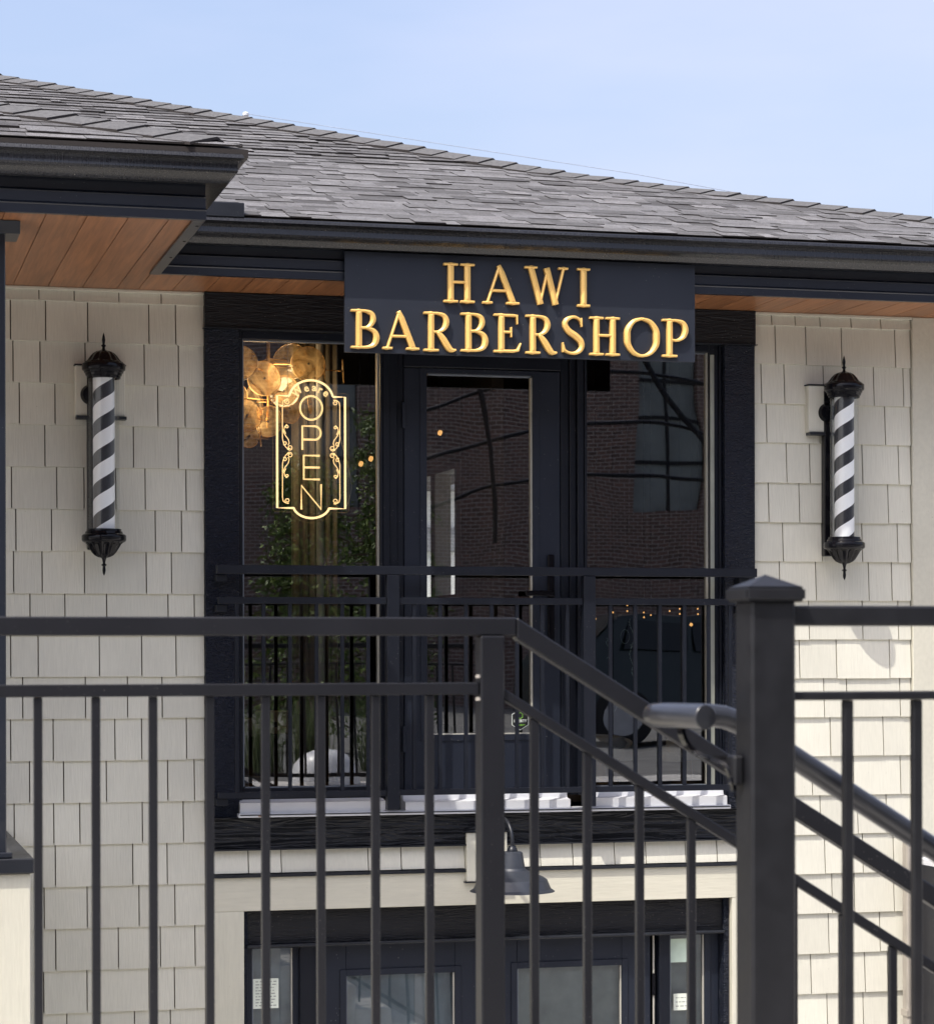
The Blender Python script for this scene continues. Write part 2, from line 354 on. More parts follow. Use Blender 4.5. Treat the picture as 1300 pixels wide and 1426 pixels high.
M['brass'] = simple('brass', (.55, .33, .12), .3, .9)
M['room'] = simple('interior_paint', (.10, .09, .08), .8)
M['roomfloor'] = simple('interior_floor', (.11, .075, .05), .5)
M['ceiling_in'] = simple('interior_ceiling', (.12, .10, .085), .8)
M['curtain'] = simple('linen_curtain', (.30, .27, .23), .9, 0, .1, 30)
M['white'] = simple('white_upholstery', (.80, .81, .82), .55)
M['darkleather'] = simple('dark_leather', (.03, .03, .035), .45)
M['concrete'] = simple('concrete', (.55, .53, .49), .85, 0, .18, 1.5, .4, 60, .002)
M['asphalt'] = simple('asphalt', (.17, .168, .16), .9, 0, .3, 3, .5, 90, .003)
M['bark'] = simple('bark', (.09, .06, .04), .9, 0, .3, 12, .6, 30, .01)
M['wire'] = simple('wire_jacket', (.26, .30, .38), .6)
M['cable'] = simple('clear_cable', (.62, .54, .42), .4)
M['paper'] = simple('paper', (.72, .76, .66), .8)
M['paper_ink'] = simple('paper_print', (.16, .17, .16), .8)
M['paper_green'] = simple('pale_green_paper', (.60, .72, .60), .8)
M['film'] = simple('window_film', (.42, .49, .54), .6, 0, .35, 5, .1)
M['film2'] = simple('plastic_sheet', (.50, .53, .49), .5, 0, .3, 6, .3, 9, .02)
M['sticker'] = simple('sticker_black', (.015, .016, .016), .4)
M['sticker_w'] = simple('sticker_white', (.75, .80, .74), .5)
M['sticker_g'] = simple('sticker_green', (.22, .52, .06), .5)
M['decal'] = simple('white_decal', (.42, .50, .44), .6)
M['grey_post'] = simple('warm_grey_metal', (.33, .30, .26), .5)
M['palegrey'] = simple('pale_grey_panel', (.52, .52, .52), .6)
def leaf_mat(name, a, b_):
    m, t, b = new_mat(name); r = nd(t, 'NewGeometry').outputs['Random Per Island']
    t.links.new(ramp(t, r, a, b_), b.inputs['Base Color']); b.inputs['Roughness'].default_value = .55
    b.inputs['Subsurface Weight'].default_value = 0; return m
M['leaf'] = leaf_mat('cedar_leaf', (.035, .075, .015), (.20, .28, .045))
M['hedge'] = leaf_mat('hedge_leaf', (.035, .07, .02), (.12, .17, .05))
def brick_mat():
    m, t, b = new_mat('red_brick'); v = coords(t, 'pos', (1, 1, 1)); sx = nd(t, 'SeparateXYZ'); t.links.new(v, sx.inputs[0])
    cb = nd(t, 'CombineXYZ'); t.links.new(sx.outputs['X'], cb.inputs[0]); t.links.new(sx.outputs['Z'], cb.inputs[1])
    br = nd(t, 'TexBrick'); br.inputs['Scale'].default_value = 1; br.inputs['Brick Width'].default_value = .22; br.inputs['Row Height'].default_value = .085
    br.inputs['Mortar Size'].default_value = .009; br.inputs['Color1'].default_value = (.20, .115, .09, 1); br.inputs['Color2'].default_value = (.12, .075, .06, 1)
    br.inputs['Mortar'].default_value = (.40, .36, .32, 1); t.links.new(cb.outputs[0], br.inputs['Vector'])
    t.links.new(br.outputs['Color'], b.inputs['Base Color']); b.inputs['Roughness'].default_value = .85
    return m
M['brick'] = brick_mat()
M['brickwin'] = simple('reflective_window', (.20, .225, .215), .25, 0, .3, 1.2, 0)
M['shedw'] = simple('white_cladding', (.74, .75, .74), .6)
M['shedg'] = simple('grey_cladding', (.22, .23, .25), .7)

for kk, sc2, sz in (('trim_v', 60, .11), ('trim_h', 60, .10), ('trim_w', 50, .12), ('frame', 45, .09), ('door', 40, .10), ('rail', 110, .10), ('rail2', 70, .10), ('gutter', 50, .10), ('fascia', 45, .08), ('board', 40, .07), ('flash', 60, .1), ('blackgloss', 130, .08)):
    dust(M[kk].node_tree, M[kk].node_tree.nodes['Principled BSDF'], sc2, sz)
# ------------------------------------------------------------------ ground (setting)
def struct(o): o['kind'] = 'structure'; return o
DECK = -1.02
struct(box('ground', -150, 150, 4.98, 300, -3.9, -3.42, M['concrete']))
struct(box('road', -150, 150, -300, -16, DECK-.5, DECK-.12, M['asphalt']))
struct(box('parking_lot', -150, 150, -16, 2.7, DECK-.6, DECK-.004, M['asphalt']))
bm = bmesh.new(); add_box(bm, -150, 150, 2.7, 3.84, DECK-2.9, DECK); add_box(bm, -150, 1.42, 3.84, 4.98, DECK-2.9, DECK)
add_box(bm, 6.2, 150, 3.84, 4.98, DECK-2.9, DECK-2.399)
struct(bm_obj('raised_walkway', bm, M['concrete']))
st = thing('concrete_stairs', 'concrete stairs going down to the right between the railings', 'stairs', (1.5, 4.4, -3.4))
for i in range(14):
    struct_z = DECK-.17*(i+1)
    box('step', 1.422+.27*i, 1.422+.27*(i+1)-.001, 3.842, 4.978, -3.42, struct_z, M['concrete'], st, .006)

# ------------------------------------------------------------------ building
YW = 10.94
B = thing('barbershop_building', 'cream shingled shop building with black trimmed windows and grey hipped roof', 'building', (3, 12, -3.42))
wall = None
def wallpart():
    bm = bmesh.new()
    yb0, yb1 = 10.957, 11.12
    add_box(bm, -4, 1.60, yb0, yb1, -3.42, 1.85)
    add_box(bm, 4.232, 5.055, yb0, yb1, -3.42, 1.85)
    add_box(bm, 1.60, 4.232, yb0, yb1, 1.50, 1.85)
    add_box(bm, 1.60, 4.232, yb0, yb1, -1.15, -.74)
    add_box(bm, 1.60, 1.775, yb0, yb1, -3.42, -1.15)
    add_box(bm, 4.118, 4.232, yb0, yb1, -3.42, -1.15)
    add_box(bm, 5.055, 5.74, yb0+.04, yb1, -3.42, 1.85)
    # side and rear walls
    add_box(bm, -4.0, -3.85, 11.12, 26, -3.42, 1.85)
    add_box(bm, -4.0, 5.74, 26, 26.15, -3.42, 1.85)
    add_box(bm, 5.62, 5.74, 11.12, 21.7, -3.42, 1.85); add_box(bm, 5.62, 5.74, 24.0, 26, -3.42, 1.85)
    add_box(bm, 5.62, 5.74, 21.7, 24.0, -3.42, .48); add_box(bm, 5.62, 5.74, 21.7, 24.0, 1.80, 1.85)
    return bm_obj('wall', bm, M['backing'], B)
wall = wallpart()
box('panel', 5.057, 5.80, 10.925, 10.975, -3.42, 1.64, M['stucco'], B, .004)

# cedar-look siding shingles, one object each, rows and joints as laid on the wall
WEDGE = bpy.data.meshes.new('siding_shingle')
WEDGE.from_pydata([(-.5, .5, -.5), (.5, .5, -.5), (.5, .5, .5), (-.5, .5, .5), (-.5, -.5, -.5), (.5, -.5, -.5), (.5, .1, .5), (-.5, .1, .5)], [],
                  [(0, 3, 2, 1), (4, 5, 6, 7), (0, 1, 5, 4), (3, 7, 6, 2), (0, 4, 7, 3), (1, 2, 6, 5)])
WEDGE.materials.append(M['siding'])
def shingle_piece(x0, x1, z0, z1, parent=wall, y=10.957, th=.021):
    o = bpy.data.objects.new('siding_shingle', WEDGE); th = th*random.uniform(.93, 1.07)
    dz = random.uniform(-.0012, .0012)
    link(o, parent, ((x0+x1)/2, y-th/2-.0004, (z0+z1)/2+dz)); o.scale = (x1-x0, th, z1-z0+.006)
    o.rotation_euler = (0, random.uniform(-.0012, .0012), random.uniform(-.002, .002))
LROWS = [(1.582, [.864, 1.018, 1.218, 1.406]), (1.401, [.738, .891, 1.077, 1.351, 1.469]), (1.215, [.749, .867, 1.065, 1.328, 1.482]),
 (1.030, [.777, .933, 1.15, 1.391, 1.511]), (.842, [.888, 1.09, 1.281, 1.482]), (.655, [.74, .94, 1.059, 1.2, 1.333, 1.517]), (.468, [.76, .915, 1.12, 1.376, 1.494]),
 (.280, [.873, 1.06, 1.335, 1.451]), (.093, [.822, .975, 1.161, 1.435, 1.554]), (-.092, [.737, .855, 1.127, 1.316, 1.471]), (-.279, [.788, 1.063, 1.251, 1.406]),
 (-.466, [.735, .923, 1.196, 1.315, 1.515]), (-.653, [.818, .969, 1.158, 1.431, 1.551]), (-.840, [.75, .923, 1.04, 1.316, 1.501]), (-1.028, [.78, .93, 1.10, 1.274, 1.429]),
 (-1.215, [.88, 1.071, 1.30, 1.462]), (-1.401, [.932, 1.207, 1.397, 1.552]), (-1.59, [.877, 1.068, 1.345, 1.461]), (-1.776, [.79, .98, 1.28, 1.44]), (-1.962, [.82, 1.1, 1.3, 1.5])]
RROWS = [(1.582, [4.332, 4.452, 4.583, 4.742, 4.897]), (1.396, [4.352, 4.509, 4.694, 4.972]), (1.206, [4.279, 4.396, 4.60, 4.86, 5.017]), (1.018, [4.305, 4.578, 4.75, 4.921]),
 (.827, [4.408, 4.528, 4.68, 4.802, 4.99]), (.637, [4.315, 4.472, 4.68, 4.934]), (.448, [4.389, 4.591, 4.80, 4.985]), (.261, [4.37, 4.558, 4.833, 4.953]), (.073, [4.33, 4.524, 4.802, 4.988]),
 (-.114, [4.36, 4.474, 4.664, 4.941]), (-.301, [4.40, 4.600, 4.719, 4.995]), (-.489, [4.36, 4.632, 4.908, 5.028]), (-.677, [4.34, 4.536, 4.75, 4.998]), (-.866, [4.42, 4.578, 4.772, 4.925]),
 (-1.056, [4.44, 4.601, 4.80, 4.96]), (-1.247, [4.36, 4.638, 4.756, 4.963]), (-1.44, [4.40, 4.62, 4.887]), (-1.634, [4.34, 4.528, 4.808, 4.927]), (-1.824, [4.42, 4.613, 4.80]), (-2.01, [4.35, 4.5, 4.9])]
GAP = .0055
for rows, xa, xb, ext in ((LROWS, .18, 1.597, True), (RROWS, 4.234, 5.052, False)):
    top = 1.642
    for i, (zb, js) in enumerate(rows):
        js = list(js)
        if ext:
            x = js[0]; 
            while x-.2 > xa: x -= random.uniform(.12, .24); js.insert(0, round(x, 3))
        e = [xa]+[j+random.uniform(-.0015, .0015) for j in js if xa+.03 < j < xb-.03]+[xb]
        for a, b_ in zip(e[:-1], e[1:]):
            shingle_piece(a+(GAP/2 if a != xa else 0), b_-(GAP/2 if b_ != xb else 0), zb, top)
        top = zb
# flared band under the window
bx_ = [1.625, 1.794, 1.945, 2.12, 2.349, 2.504, 2.66, 2.806]
for a, b_ in zip(bx_[:-1], bx_[1:]): shingle_piece(a+.002, b_-.003, -.985, -.885, wall, 10.95, .03)
bx_ = [3.0, 3.05, 3.17, 3.328, 3.533, 3.689, 3.887, 4.045, 4.235]
for a, b_ in zip(bx_[:-1], bx_[1:]): shingle_piece(a+.002, b_-.003, -.985, -.885, wall, 10.95, .03)

# trim round the upper window
trim = box('trim_board', 1.597, 4.237, 10.902, 10.957, 1.479, 1.6385, M['trim_h'], B, .002)
box('trim_flashing', 1.590, 4.243, 10.893, 10.957, 1.474, 1.478, M['flash'], B)
box('trim_board', 1.599, 1.7535, 10.915, 10.98, -.733, 1.4735, M['trim_v'], B, .002)
box('trim_board', 4.083, 4.236, 10.915, 10.98, -.733, 1.4735, M['trim_v'], B, .002)
box('trim_board', 1.612, 4.238, 10.914, 10.957, -.876, -.736, M['trim_w'], B, .002)
box('trim_flashing', 1.606, 4.238, 10.888, 10.957, -.7355, -.7335, M['flash'], B)
box('trim_flashing', 1.612, 2.806, 10.898, 10.957, -.8835, -.8765, M['flash'], B); box('trim_flashing', 3.0, 4.238, 10.898, 10.957, -.8835, -.8765, M['flash'], B)
box('trim_flashing', 1.612, 2.806, 10.906, 10.957, -1.006, -.992, M['flash'], B); box('trim_flashing', 3.0, 4.238, 10.906, 10.957, -1.006, -.992, M['flash'], B)
box('beam', 1.625, 4.238, 10.922, 10.957, -1.160, -1.0065, M['cream_h'], B, .002)
box('casing', 1.625, 1.773, 10.923, 11.06, -3.42, -1.1605, M['cream_v'], B, .002)
box('casing', 4.119, 4.262, 10.923, 11.06, -3.42, -1.1605, M['cream_v'], B, .002)
# lamp mounting block
box('mounting_block', 2.806, 3.0, 10.893, 10.957, -1.05, -.822, M['cream_v'], B, .003)
box('trim_flashing', 2.798, 3.008, 10.885, 10.957, -.8215, -.8165, M['flash'], B)
box('trim_flashing', 2.798, 3.008, 10.888, 10.957, -1.0555, -1.0505, M['flash'], B)
for x0, x1 in ((1.018, 1.238), (4.503, 4.72)):
    box('mounting_block', x0, x1, 10.895, 10.957, 1.066, 1.29, M['siding'], B, .003)
    box('trim_flashing', x0-.004, x1+.004, 10.888, 10.957, 1.2905, 1.296, M['flash'], B)
    box('trim_flashing', x0+.004, x1+.006, 10.886, 10.957, 1.052, 1.0655, M['flash'], B)

# upper window unit
def window_frame(bm, x0, x1, z0, z1, y, wd=.03, dep=.05, mi=0):
    add_box(bm, x0, x0+wd, y, y+dep, z0, z1, .002); add_box(bm, x1-wd, x1, y, y+dep, z0, z1, .002)
    add_box(bm, x0+wd, x1-wd, y+.001, y+dep, z1-wd, z1, .002); add_box(bm, x0+wd, x1-wd, y+.001, y+dep, z0, z0+wd, .002)
def pane(name, x0, x1, z0, z1, y, mat, parent): return mesh_obj(name, [(x0, y, z0), (x1, y, z0), (x1, y, z1), (x0, y, z1)], [(0, 1, 2, 3)], mat, parent)
def side_window(x0, x1, gx0, gx1, gz0, gz1, lcol, rcol):
    bm = bmesh.new()
    add_box(bm, x0, gx0-.010, 10.962, 11.06, -.66, 1.475, .002); add_box(bm, gx1+.010, x1, 10.962, 11.06, -.66, 1.475, .002)
    add_box(bm, gx0-.010, gx1+.010, 10.963, 11.06, gz1+.006, 1.475, .002); add_box(bm, gx0-.010, gx1+.010, 10.963, 11.06, -.66, gz0-.006, .002)
    add_box(bm, x0+.001, x0+.012, 10.945, 10.962, -.66, 1.474, .002); add_box(bm, x1-.012, x1-.001, 10.945, 10.962, -.66, 1.474, .002)
    f = bm_obj('window', bm, M['frame'], B)
    box('spacer', gx0-.0095, gx0-.001, 10.985, 11.02, gz0, gz1+.005, lcol, f)
    box('spacer', gx1+.001, gx1+.0095, 10.985, 11.02, gz0, gz1+.005, rcol, f)
    box('spacer', gx0, gx1, 10.992, 11.02, gz1, gz1+.005, M['spacer_g'], f)
    box('spacer', gx0, gx1, 10.972, 11.02, gz0-.0055, gz0-.0005, M['spacer_g'], f)
    pane('pane', gx0, gx1, gz0, gz1, 11.0, M['pane'], f)
    return f
side_window(1.757, 2.425, 1.787, 2.406, -.60, 1.433, M['spacer_g'], M['spacer'])
sw = side_window(3.395, 4.080, 3.409, 4.014, -.62, 1.437, M['spacer_g'], M['spacer'])
M['reveal'] = simple('window_reveal', (.26, .27, .23), .5)
box('reveal_strip', 4.0255, 4.045, 10.956, 10.961, -.62, 1.43, M['reveal'], sw)
bm = bmesh.new()
for a, b_, y in ((2.426, 2.46, 10.955), (2.4605, 2.500, 10.972), (2.5005, 2.531, 10.985), (3.290, 3.33, 10.985), (3.3305, 3.362, 10.972), (3.3625, 3.394, 10.95)):
    add_box(bm, a, b_, y, 11.07, -.66, 1.475, .003)
add_box(bm, 2.5315, 3.2895, 10.975, 11.07, 1.335, 1.475, .003)
bm_obj('door_jamb', bm, M['frame'], B)
# door leaf
bm = bmesh.new(); add_box(bm, 2.534, 2.642, 10.985, 11.03, -.628, 1.331, .003); add_box(bm, 3.152, 3.287, 10.985, 11.03, -.628, 1.331, .003)
add_box(bm, 2.642, 3.152, 10.9855, 11.03, 1.308, 1.331, .001); add_box(bm, 2.642, 3.152, 10.9855, 11.03, -.628, -.372, .001)
add_box(bm, 2.61, 2.6415, 10.980, 10.985, -.40, 1.33, .001); add_box(bm, 3.1525, 3.184, 10.980, 10.985, -.40, 1.33, .001)
add_box(bm, 2.6415, 3.1525, 10.9795, 10.985, 1.3085, 1.33, .001); add_box(bm, 2.6415, 3.1525, 10.9795, 10.985, -.40, -.372, .001)
dl = bm_obj('patio_door', bm, M['door'], B)
pane('pane', 2.642, 3.152, -.372, 1.308, 11.005, M['pane'], dl)
box('spacer', 3.144, 3.1515, 10.988, 11.02, -.367, 1.300, M['spacer'], dl); box('spacer', 2.65, 3.144, 10.988, 11.02, 1.3005, 1.3065, M['spacer_g'], dl)
box('spacer', 2.65, 3.144, 10.983, 11.02, -.3715, -.366, M['spacer'], dl)
box('hinge', 2.522, 2.536, 10.962, 10.984, 1.05, 1.17, M['door'], dl, .002); box('hinge', 2.522, 2.536, 10.962, 10.984, -.45, -.33, M['door'], dl, .002)
bm = bmesh.new(); add_box(bm, 3.222, 3.252, 10.965, 10.985, .06, .47, .003)
add_box(bm, 3.105, 3.245, 10.935, 10.950, .275, .300, .004); add_box(bm, 3.225, 3.248, 10.945, 10.968, .272, .303, .003)
bm_obj('handle', bm, M['blackgloss'], dl)
# white aluminium sill
def prism_x(name, x0, x1, prof, mat, parent): return sweep_x(name, prof, x0, x1, mat, parent, None)
sl = box('sill', 1.741, 4.093, 10.868, 10.965, -.7325, -.714, M['sill'], B, .002)
box('sill_rib', 1.746, 4.088, 10.864, 10.868, -.7235, -.719, M['flash'], sl)
prism_x('sill_track', 1.750, 2.42, [(10.885, -.7135), (10.96, -.7135), (10.96, -.656), (10.885, -.668)], M['sill'], sl)
prism_x('sill_track', 2.512, 3.300, [(10.872, -.7135), (10.975, -.7135), (10.975, -.634), (10.93, -.64), (10.925, -.668), (10.872, -.676)], M['sill'], sl)
prism_x('sill_track', 3.405, 4.079, [(10.882, -.7135), (10.96, -.7135), (10.96, -.634), (10.935, -.645), (10.93, -.667), (10.882, -.672)], M['sill'], sl)
box('sill_clip', 1.83, 1.87, 10.8665, 10.868, -.729, -.7245, M['deckwood'], sl)

# soffits, fascia, gutters, roofs
SOF = 1.640
SX, FYL, FYM = 1.335, 9.08, 10.402
sof = box('soffit', -4, 6.3, FYL+.02, 10.93, 1.664, 1.70, M['void'], B)
bpy.data.objects.remove(sof)
bm = bmesh.new(); add_box(bm, -4, SX-.02, FYL+.02, 10.99, 1.662, 1.69); add_box(bm, SX-.02, 6.25, FYM+.02, 10.99, 1.662, 1.69)
sof = bm_obj('soffit', bm, M['void'], B)
x = -.62; planks = []
while x < 6.2:
    ww = .152; y0 = FYL+.03 if x+ww <= 1.30 else (FYM+.03)
    if x+ww > 1.30 and x < 1.30: ww = 1.30-x; y0 = FYL+.03
    box('soffit_plank', x+.0012, x+ww-.0012, y0, 10.955, SOF+.0, SOF+.02, M['soffit'], sof, .0012); x += ww
# side trim channel of the projecting soffit
bm = bmesh.new(); add_box(bm, 1.288, 1.335, FYL+.012, FYM+.02, 1.630, 1.6395, .002); sc_ = bm_obj('soffit_channel', bm, M['grey_post'], sof)
sc_.data.materials.clear(); sc_.data.materials.append(M['fascia'])
for y in (9.2, 9.55, 9.95): lathe('screw', [(0, 1.6275), (.005, 1.6275), (.006, 1.6299)], 1.318, y, M['blackgloss'], sc_, 8)
box('wall_moulding', -.6, 1.597, 10.925, 10.955, 1.6265, 1.6395, M['stucco'], B, .002); box('wall_moulding', 4.237, 5.055, 10.925, 10.955, 1.6265, 1.6395, M['stucco'], B, .002)
def fascia_prof(y, s=1):   # front face steps (Y decreases outward)
    return [(y+.02, 1.632), (y+.02, 1.875), (y+.012, 1.875), (y+.014, 1.728), (y+.001, 1.719), (y-.001, 1.717), (y+.002, 1.714), (y+.002, 1.678), (y-.009, 1.670), (y-.011, 1.668), (y-.008, 1.664), (y-.008, 1.632)]
sweep_x('fascia', fascia_prof(FYM), SX, 6.31, M['fascia'], B, 20)
fl = sweep_x('fascia', fascia_prof(FYL), -4, SX, M['fascia'], B, 20)
box('fascia', SX-.02, SX, FYL+.021, FYM+.02, 1.632, 1.875, M['fascia'], B)
K = [(.0, 1.857), (.0, 1.763), (.068, 1.757), (.078, 1.775), (.088, 1.784), (.100, 1.792), (.103, 1.800), (.100, 1.822), (.104, 1.834), (.116, 1.841), (.123, 1.844), (.119, 1.856), (.115, 1.860), (.103, 1.858),
     (.103, 1.852), (.095, 1.838), (.094, 1.804), (.078, 1.792), (.066, 1.768), (.006, 1.768), (.006, 1.857)]
def gutter(name, path, mat, parent, ks=1.0):
    """path: list of (x, y, nx, ny) stations; profile d is pushed along the outward normal"""
    bm = bmesh.new(); rings = []
    for x, y, nx, ny in path: rings.append([bm.verts.new((x+nx*d*ks, y+ny*d*ks, z)) for d, z in K])
    n = len(K)
    for A, Bq in zip(rings[:-1], rings[1:]):
        for i in range(n):
            j = (i+1) % n; bm.faces.new([A[i], A[j], Bq[j], Bq[i]])
    bm.faces.new(rings[0]); bm.faces.new(rings[-1][::-1])
    return bm_obj(name, bm, mat, parent, 28)
gl_ = gutter('gutter', [(-4, FYL-.010, 0, -1), (SX+.001, FYL-.010, 1, -1), (SX+.001, FYM-.17, 1, 0)], M['gutter'], B)
gm_ = gutter('gutter', [(SX+.003, FYM-.001, 0, -1), (6.31, FYM-.001, 1, -1), (6.31, 12, 1, 0)], M['gutter'], B, 1.25)
for xx in (3.93,): box('gutter_seam', xx, xx+.0015, FYM-.126, FYM-.09, 1.80, 1.83, M['flash'], gm_)
# eave edge strips between gutter and shingles
box('drip_edge', -4, 1.44, 9.0, 9.06, 1.866, 1.872, M['flash'], B); box('drip_edge', 1.3, 6.36, 10.29, 10.36, 1.862, 1.868, M['flash'], B)
box('eave_board', .65, 1.22, 8.985, 9.04, 1.8725, 1.8785, M['deckwood'], B); box('eave_board', 1.66, 3.7, 10.285, 10.34, 1.851, 1.8555, M['deckwood'], B)
box('diverter', 1.46, 1.672, 10.255, 10.262, 1.862, 1.925, M['flash'], B, .003); box('diverter', 1.46, 1.672, 10.2625, 10.33, 1.918, 1.925, M['flash'], B, .002)

S = .34; A_ = math.atan(S); CA, SA = math.cos(A_), math.sin(A_); EXPO = .118
roof_children = 0
def tab_bm(bm, x0, x1, x0t, x1t, y, z, ln, th, lift):
    """one shingle tab on the slope: eave edge at (y, z); ln along slope; th = butt thickness"""
    def pt(x, s, h): return (x, y+s*CA-h*SA, z+s*SA+h*CA)
    v = [bm.verts.new(pt(x0, 0, lift)), bm.verts.new(pt(x1, 0, lift)), bm.verts.new(pt(x1t, ln, lift*.2)), bm.verts.new(pt(x0t, ln, lift*.2)),
         bm.verts.new(pt(x0, 0, lift+th)), bm.verts.new(pt(x1, 0, lift+th)), bm.verts.new(pt(x1t, ln, lift*.2+th*.7)), bm.verts.new(pt(x0t, ln, lift*.2+th*.7))]
    for f, mi in (((4, 5, 6, 7), 0), ((0, 1, 5, 4), 1), ((0, 4, 7, 3), 1), ((1, 2, 6, 5), 1)): bm.faces.new([v[i] for i in f]).material_index = mi
TB, S1, S2 = 2.5, .30, .36            # the long roof is laid a little flatter over the eave than higher up
def rise(t): return S1*t if t < TB else S1*TB+S2*(t-TB)
def build_slope(roof, y0, z0, xl, xr_fn, ncourse, nparts, hip, prof=None):
    field = bmesh.new(); cnt = 0
    for k in range(ncourse):
        s = k*EXPO; y = y0+s*CA; z = z0+(prof(y-y0) if prof else s*SA)
        xe = xr_fn(y)
        x = xl-random.uniform(0, .3)
        while x < xe:
            wdt = random.choice((.07, .10, .13, .16, .2, .25))*random.uniform(.85, 1.15); x1 = min(x+wdt, xe)
            if x1-x > .02:
                up = random.random() < .55
                th = random.choice((.004, .0055, .007)) if up else .002; lift = .0045 if up else .0035
                xt = min(x1, xr_fn(y+EXPO*CA*1.0)); x1t = max(x+.001, xt) if x1 >= xe-.001 else x1
                args = (x, x1-.0012, x, x1t-.0012, y, z, EXPO+.02, th+random.uniform(0, .002), lift)
                if cnt < nparts and x1 > .1 and x < 4.9:
                    b2 = bmesh.new(); tab_bm(b2, *args); bm_obj('roof_shingle', b2, [M['shingle'], M['butt']], roof); cnt += 1
                else: tab_bm(field, *args)
            x = x1
    if len(field.faces):
        f = bm_obj('shingle_field', field, [M['shingle_i'], M['butt']], roof); f['kind'] = 'stuff'
    else: field.free()
def slab(name, quad, mat, parent):
    V = [Vector(q) for q in quad]; V2 = [v+Vector((0, 0, -.03)) for v in V]; n = len(V)
    F = [tuple(range(n)), tuple(range(2*n-1, n-1, -1))]+[(i, n+i, n+(i+1) % n, (i+1) % n) for i in range(n)]
    return mesh_obj(name, V+V2, F, mat, parent)
YE, ZE, XC = 10.27, 1.868, 6.40
RID = 8.1
HR = rise(RID)
roof = slab('roof', [(-6, YE, ZE-.004), (XC, YE, ZE-.004), (XC-TB, YE+TB, ZE+rise(TB)-.004), (-6, YE+TB, ZE+rise(TB)-.004)], M['butt'], B)
slab('upper_slope', [(-6, YE+TB, ZE+rise(TB)-.004), (XC-TB, YE+TB, ZE+rise(TB)-.004), (XC-RID, YE+RID, ZE+HR-.004), (-6, YE+RID, ZE+HR-.004)], M['butt'], roof)
slab('roof_side', [(XC, YE, ZE-.004), (XC, YE+2*RID, ZE-.004), (XC-TB, YE+2*RID-TB, ZE+rise(TB)-.004), (XC-TB, YE+TB, ZE+rise(TB)-.004)], M['shingle_i'], roof)
slab('roof_side', [(XC-TB, YE+TB, ZE+rise(TB)-.004), (XC-TB, YE+2*RID-TB, ZE+rise(TB)-.004), (XC-RID, YE+RID, ZE+HR-.004)], M['shingle_i'], roof)
slab('roof_rear', [(-6, YE+2*RID, ZE-.004), (-6, YE+RID, ZE+HR-.004), (XC-RID, YE+RID, ZE+HR-.004), (XC, YE+2*RID, ZE-.004)], M['shingle_i'], roof)
build_slope(roof, YE, ZE, -2.2, lambda y: XC-(y-YE)-.02, 68, 232, True, rise)
M['capshingle'] = simple('cap_shingle', (.098, .096, .096), .9, 0, .35, 60, .9, 260, .002)
# hip caps
def hip_caps(parent, cx, cy, cz, n, step=.15, prof=None):
    prof = prof or (lambda t: S*t)
    for i in range(n):
        a = .1+i*step*.707; b2 = a+step*.707+.05
        bm = bmesh.new(); wv = .15
        wv2 = .17
        def P_(m, off, side, h):   # m along hip in plan, off across it, square to the hip line
            o = off*.7071
            if side == 0: return Vector((cx-m, cy+m, cz+prof(m)+h))
            if side == 1: return Vector((cx-m-o, cy+m-o, cz+prof(m-o)+h))
            return Vector((cx-m+o, cy+m+o, cz+prof(m-o)+h))
        lo = .019+random.uniform(0, .005); hi = .010
        rows = []
        for m, h in ((a, lo), (b2, hi)):
            rows.append([P_(m, wv2, 1, h-.003), P_(m, wv2*.35, 1, h+.003), P_(m, 0, 0, h+.006), P_(m, wv*.35, 2, h+.002), P_(m, wv, 2, h-.004)])
        top = [[bm.verts.new(p) for p in r] for r in rows]; bot = [[bm.verts.new(p+Vector((0, 0, -.011))) for p in r] for r in rows]
        for q in range(4):
            bm.faces.new([top[0][q], top[0][q+1], top[1][q+1], top[1][q]])
            bm.faces.new([bot[0][q], bot[0][q+1], top[0][q+1], top[0][q]]).material_index = 1
        bm.faces.new([bot[0][0], top[0][0], top[1][0], bot[1][0]]).material_index = 1
        bm.faces.new([bot[0][4], top[0][4], top[1][4], bot[1][4]]).material_index = 1
        V = [v.co.copy() for v in bm.verts]; bm.verts.index_update()
        F = [[v.index for v in f.verts] for f in bm.faces]; fm = [f.material_index for f in bm.faces]; bm.free()
        mesh_obj('hip_cap', V, F, [M['capshingle'], M['butt']], parent, fm=fm)
hip_caps(roof, XC, YE, ZE, 70, .15, rise)
LX, LY, LZ = 1.475, 8.955, 1.882
roof2 = slab('projecting_roof', [(-5, LY, LZ-.004), (LX, LY, LZ-.004), (LX-2.4, LY+2.4, LZ+S*2.4-.004), (-5, LY+2.4, LZ+S*2.4-.004)], M['butt'], B)
slab('roof_side', [(LX, LY, LZ-.004), (LX, LY+1.30, LZ-.004), (LX-2.4, LY+3.7, LZ+S*2.4-.004), (LX-2.4, LY+2.4, LZ+S*2.4-.004)], M['shingle_i'], roof2)
slab('roof_top', [(-5, LY+2.39, LZ+S*2.4-.006), (LX-2.4, LY+2.39, LZ+S*2.4-.006), (LX-2.4, LY+4.2, LZ+S*2.4-.1), (-5, LY+4.2, LZ+S*2.4-.1)], M['shingle_i'], roof2)
build_slope(roof2, LY, LZ, -.9, lambda y: LX-(y-LY)-.02, 20, 48, True)
hip_caps(roof2, LX, LY, LZ, 20, .17)

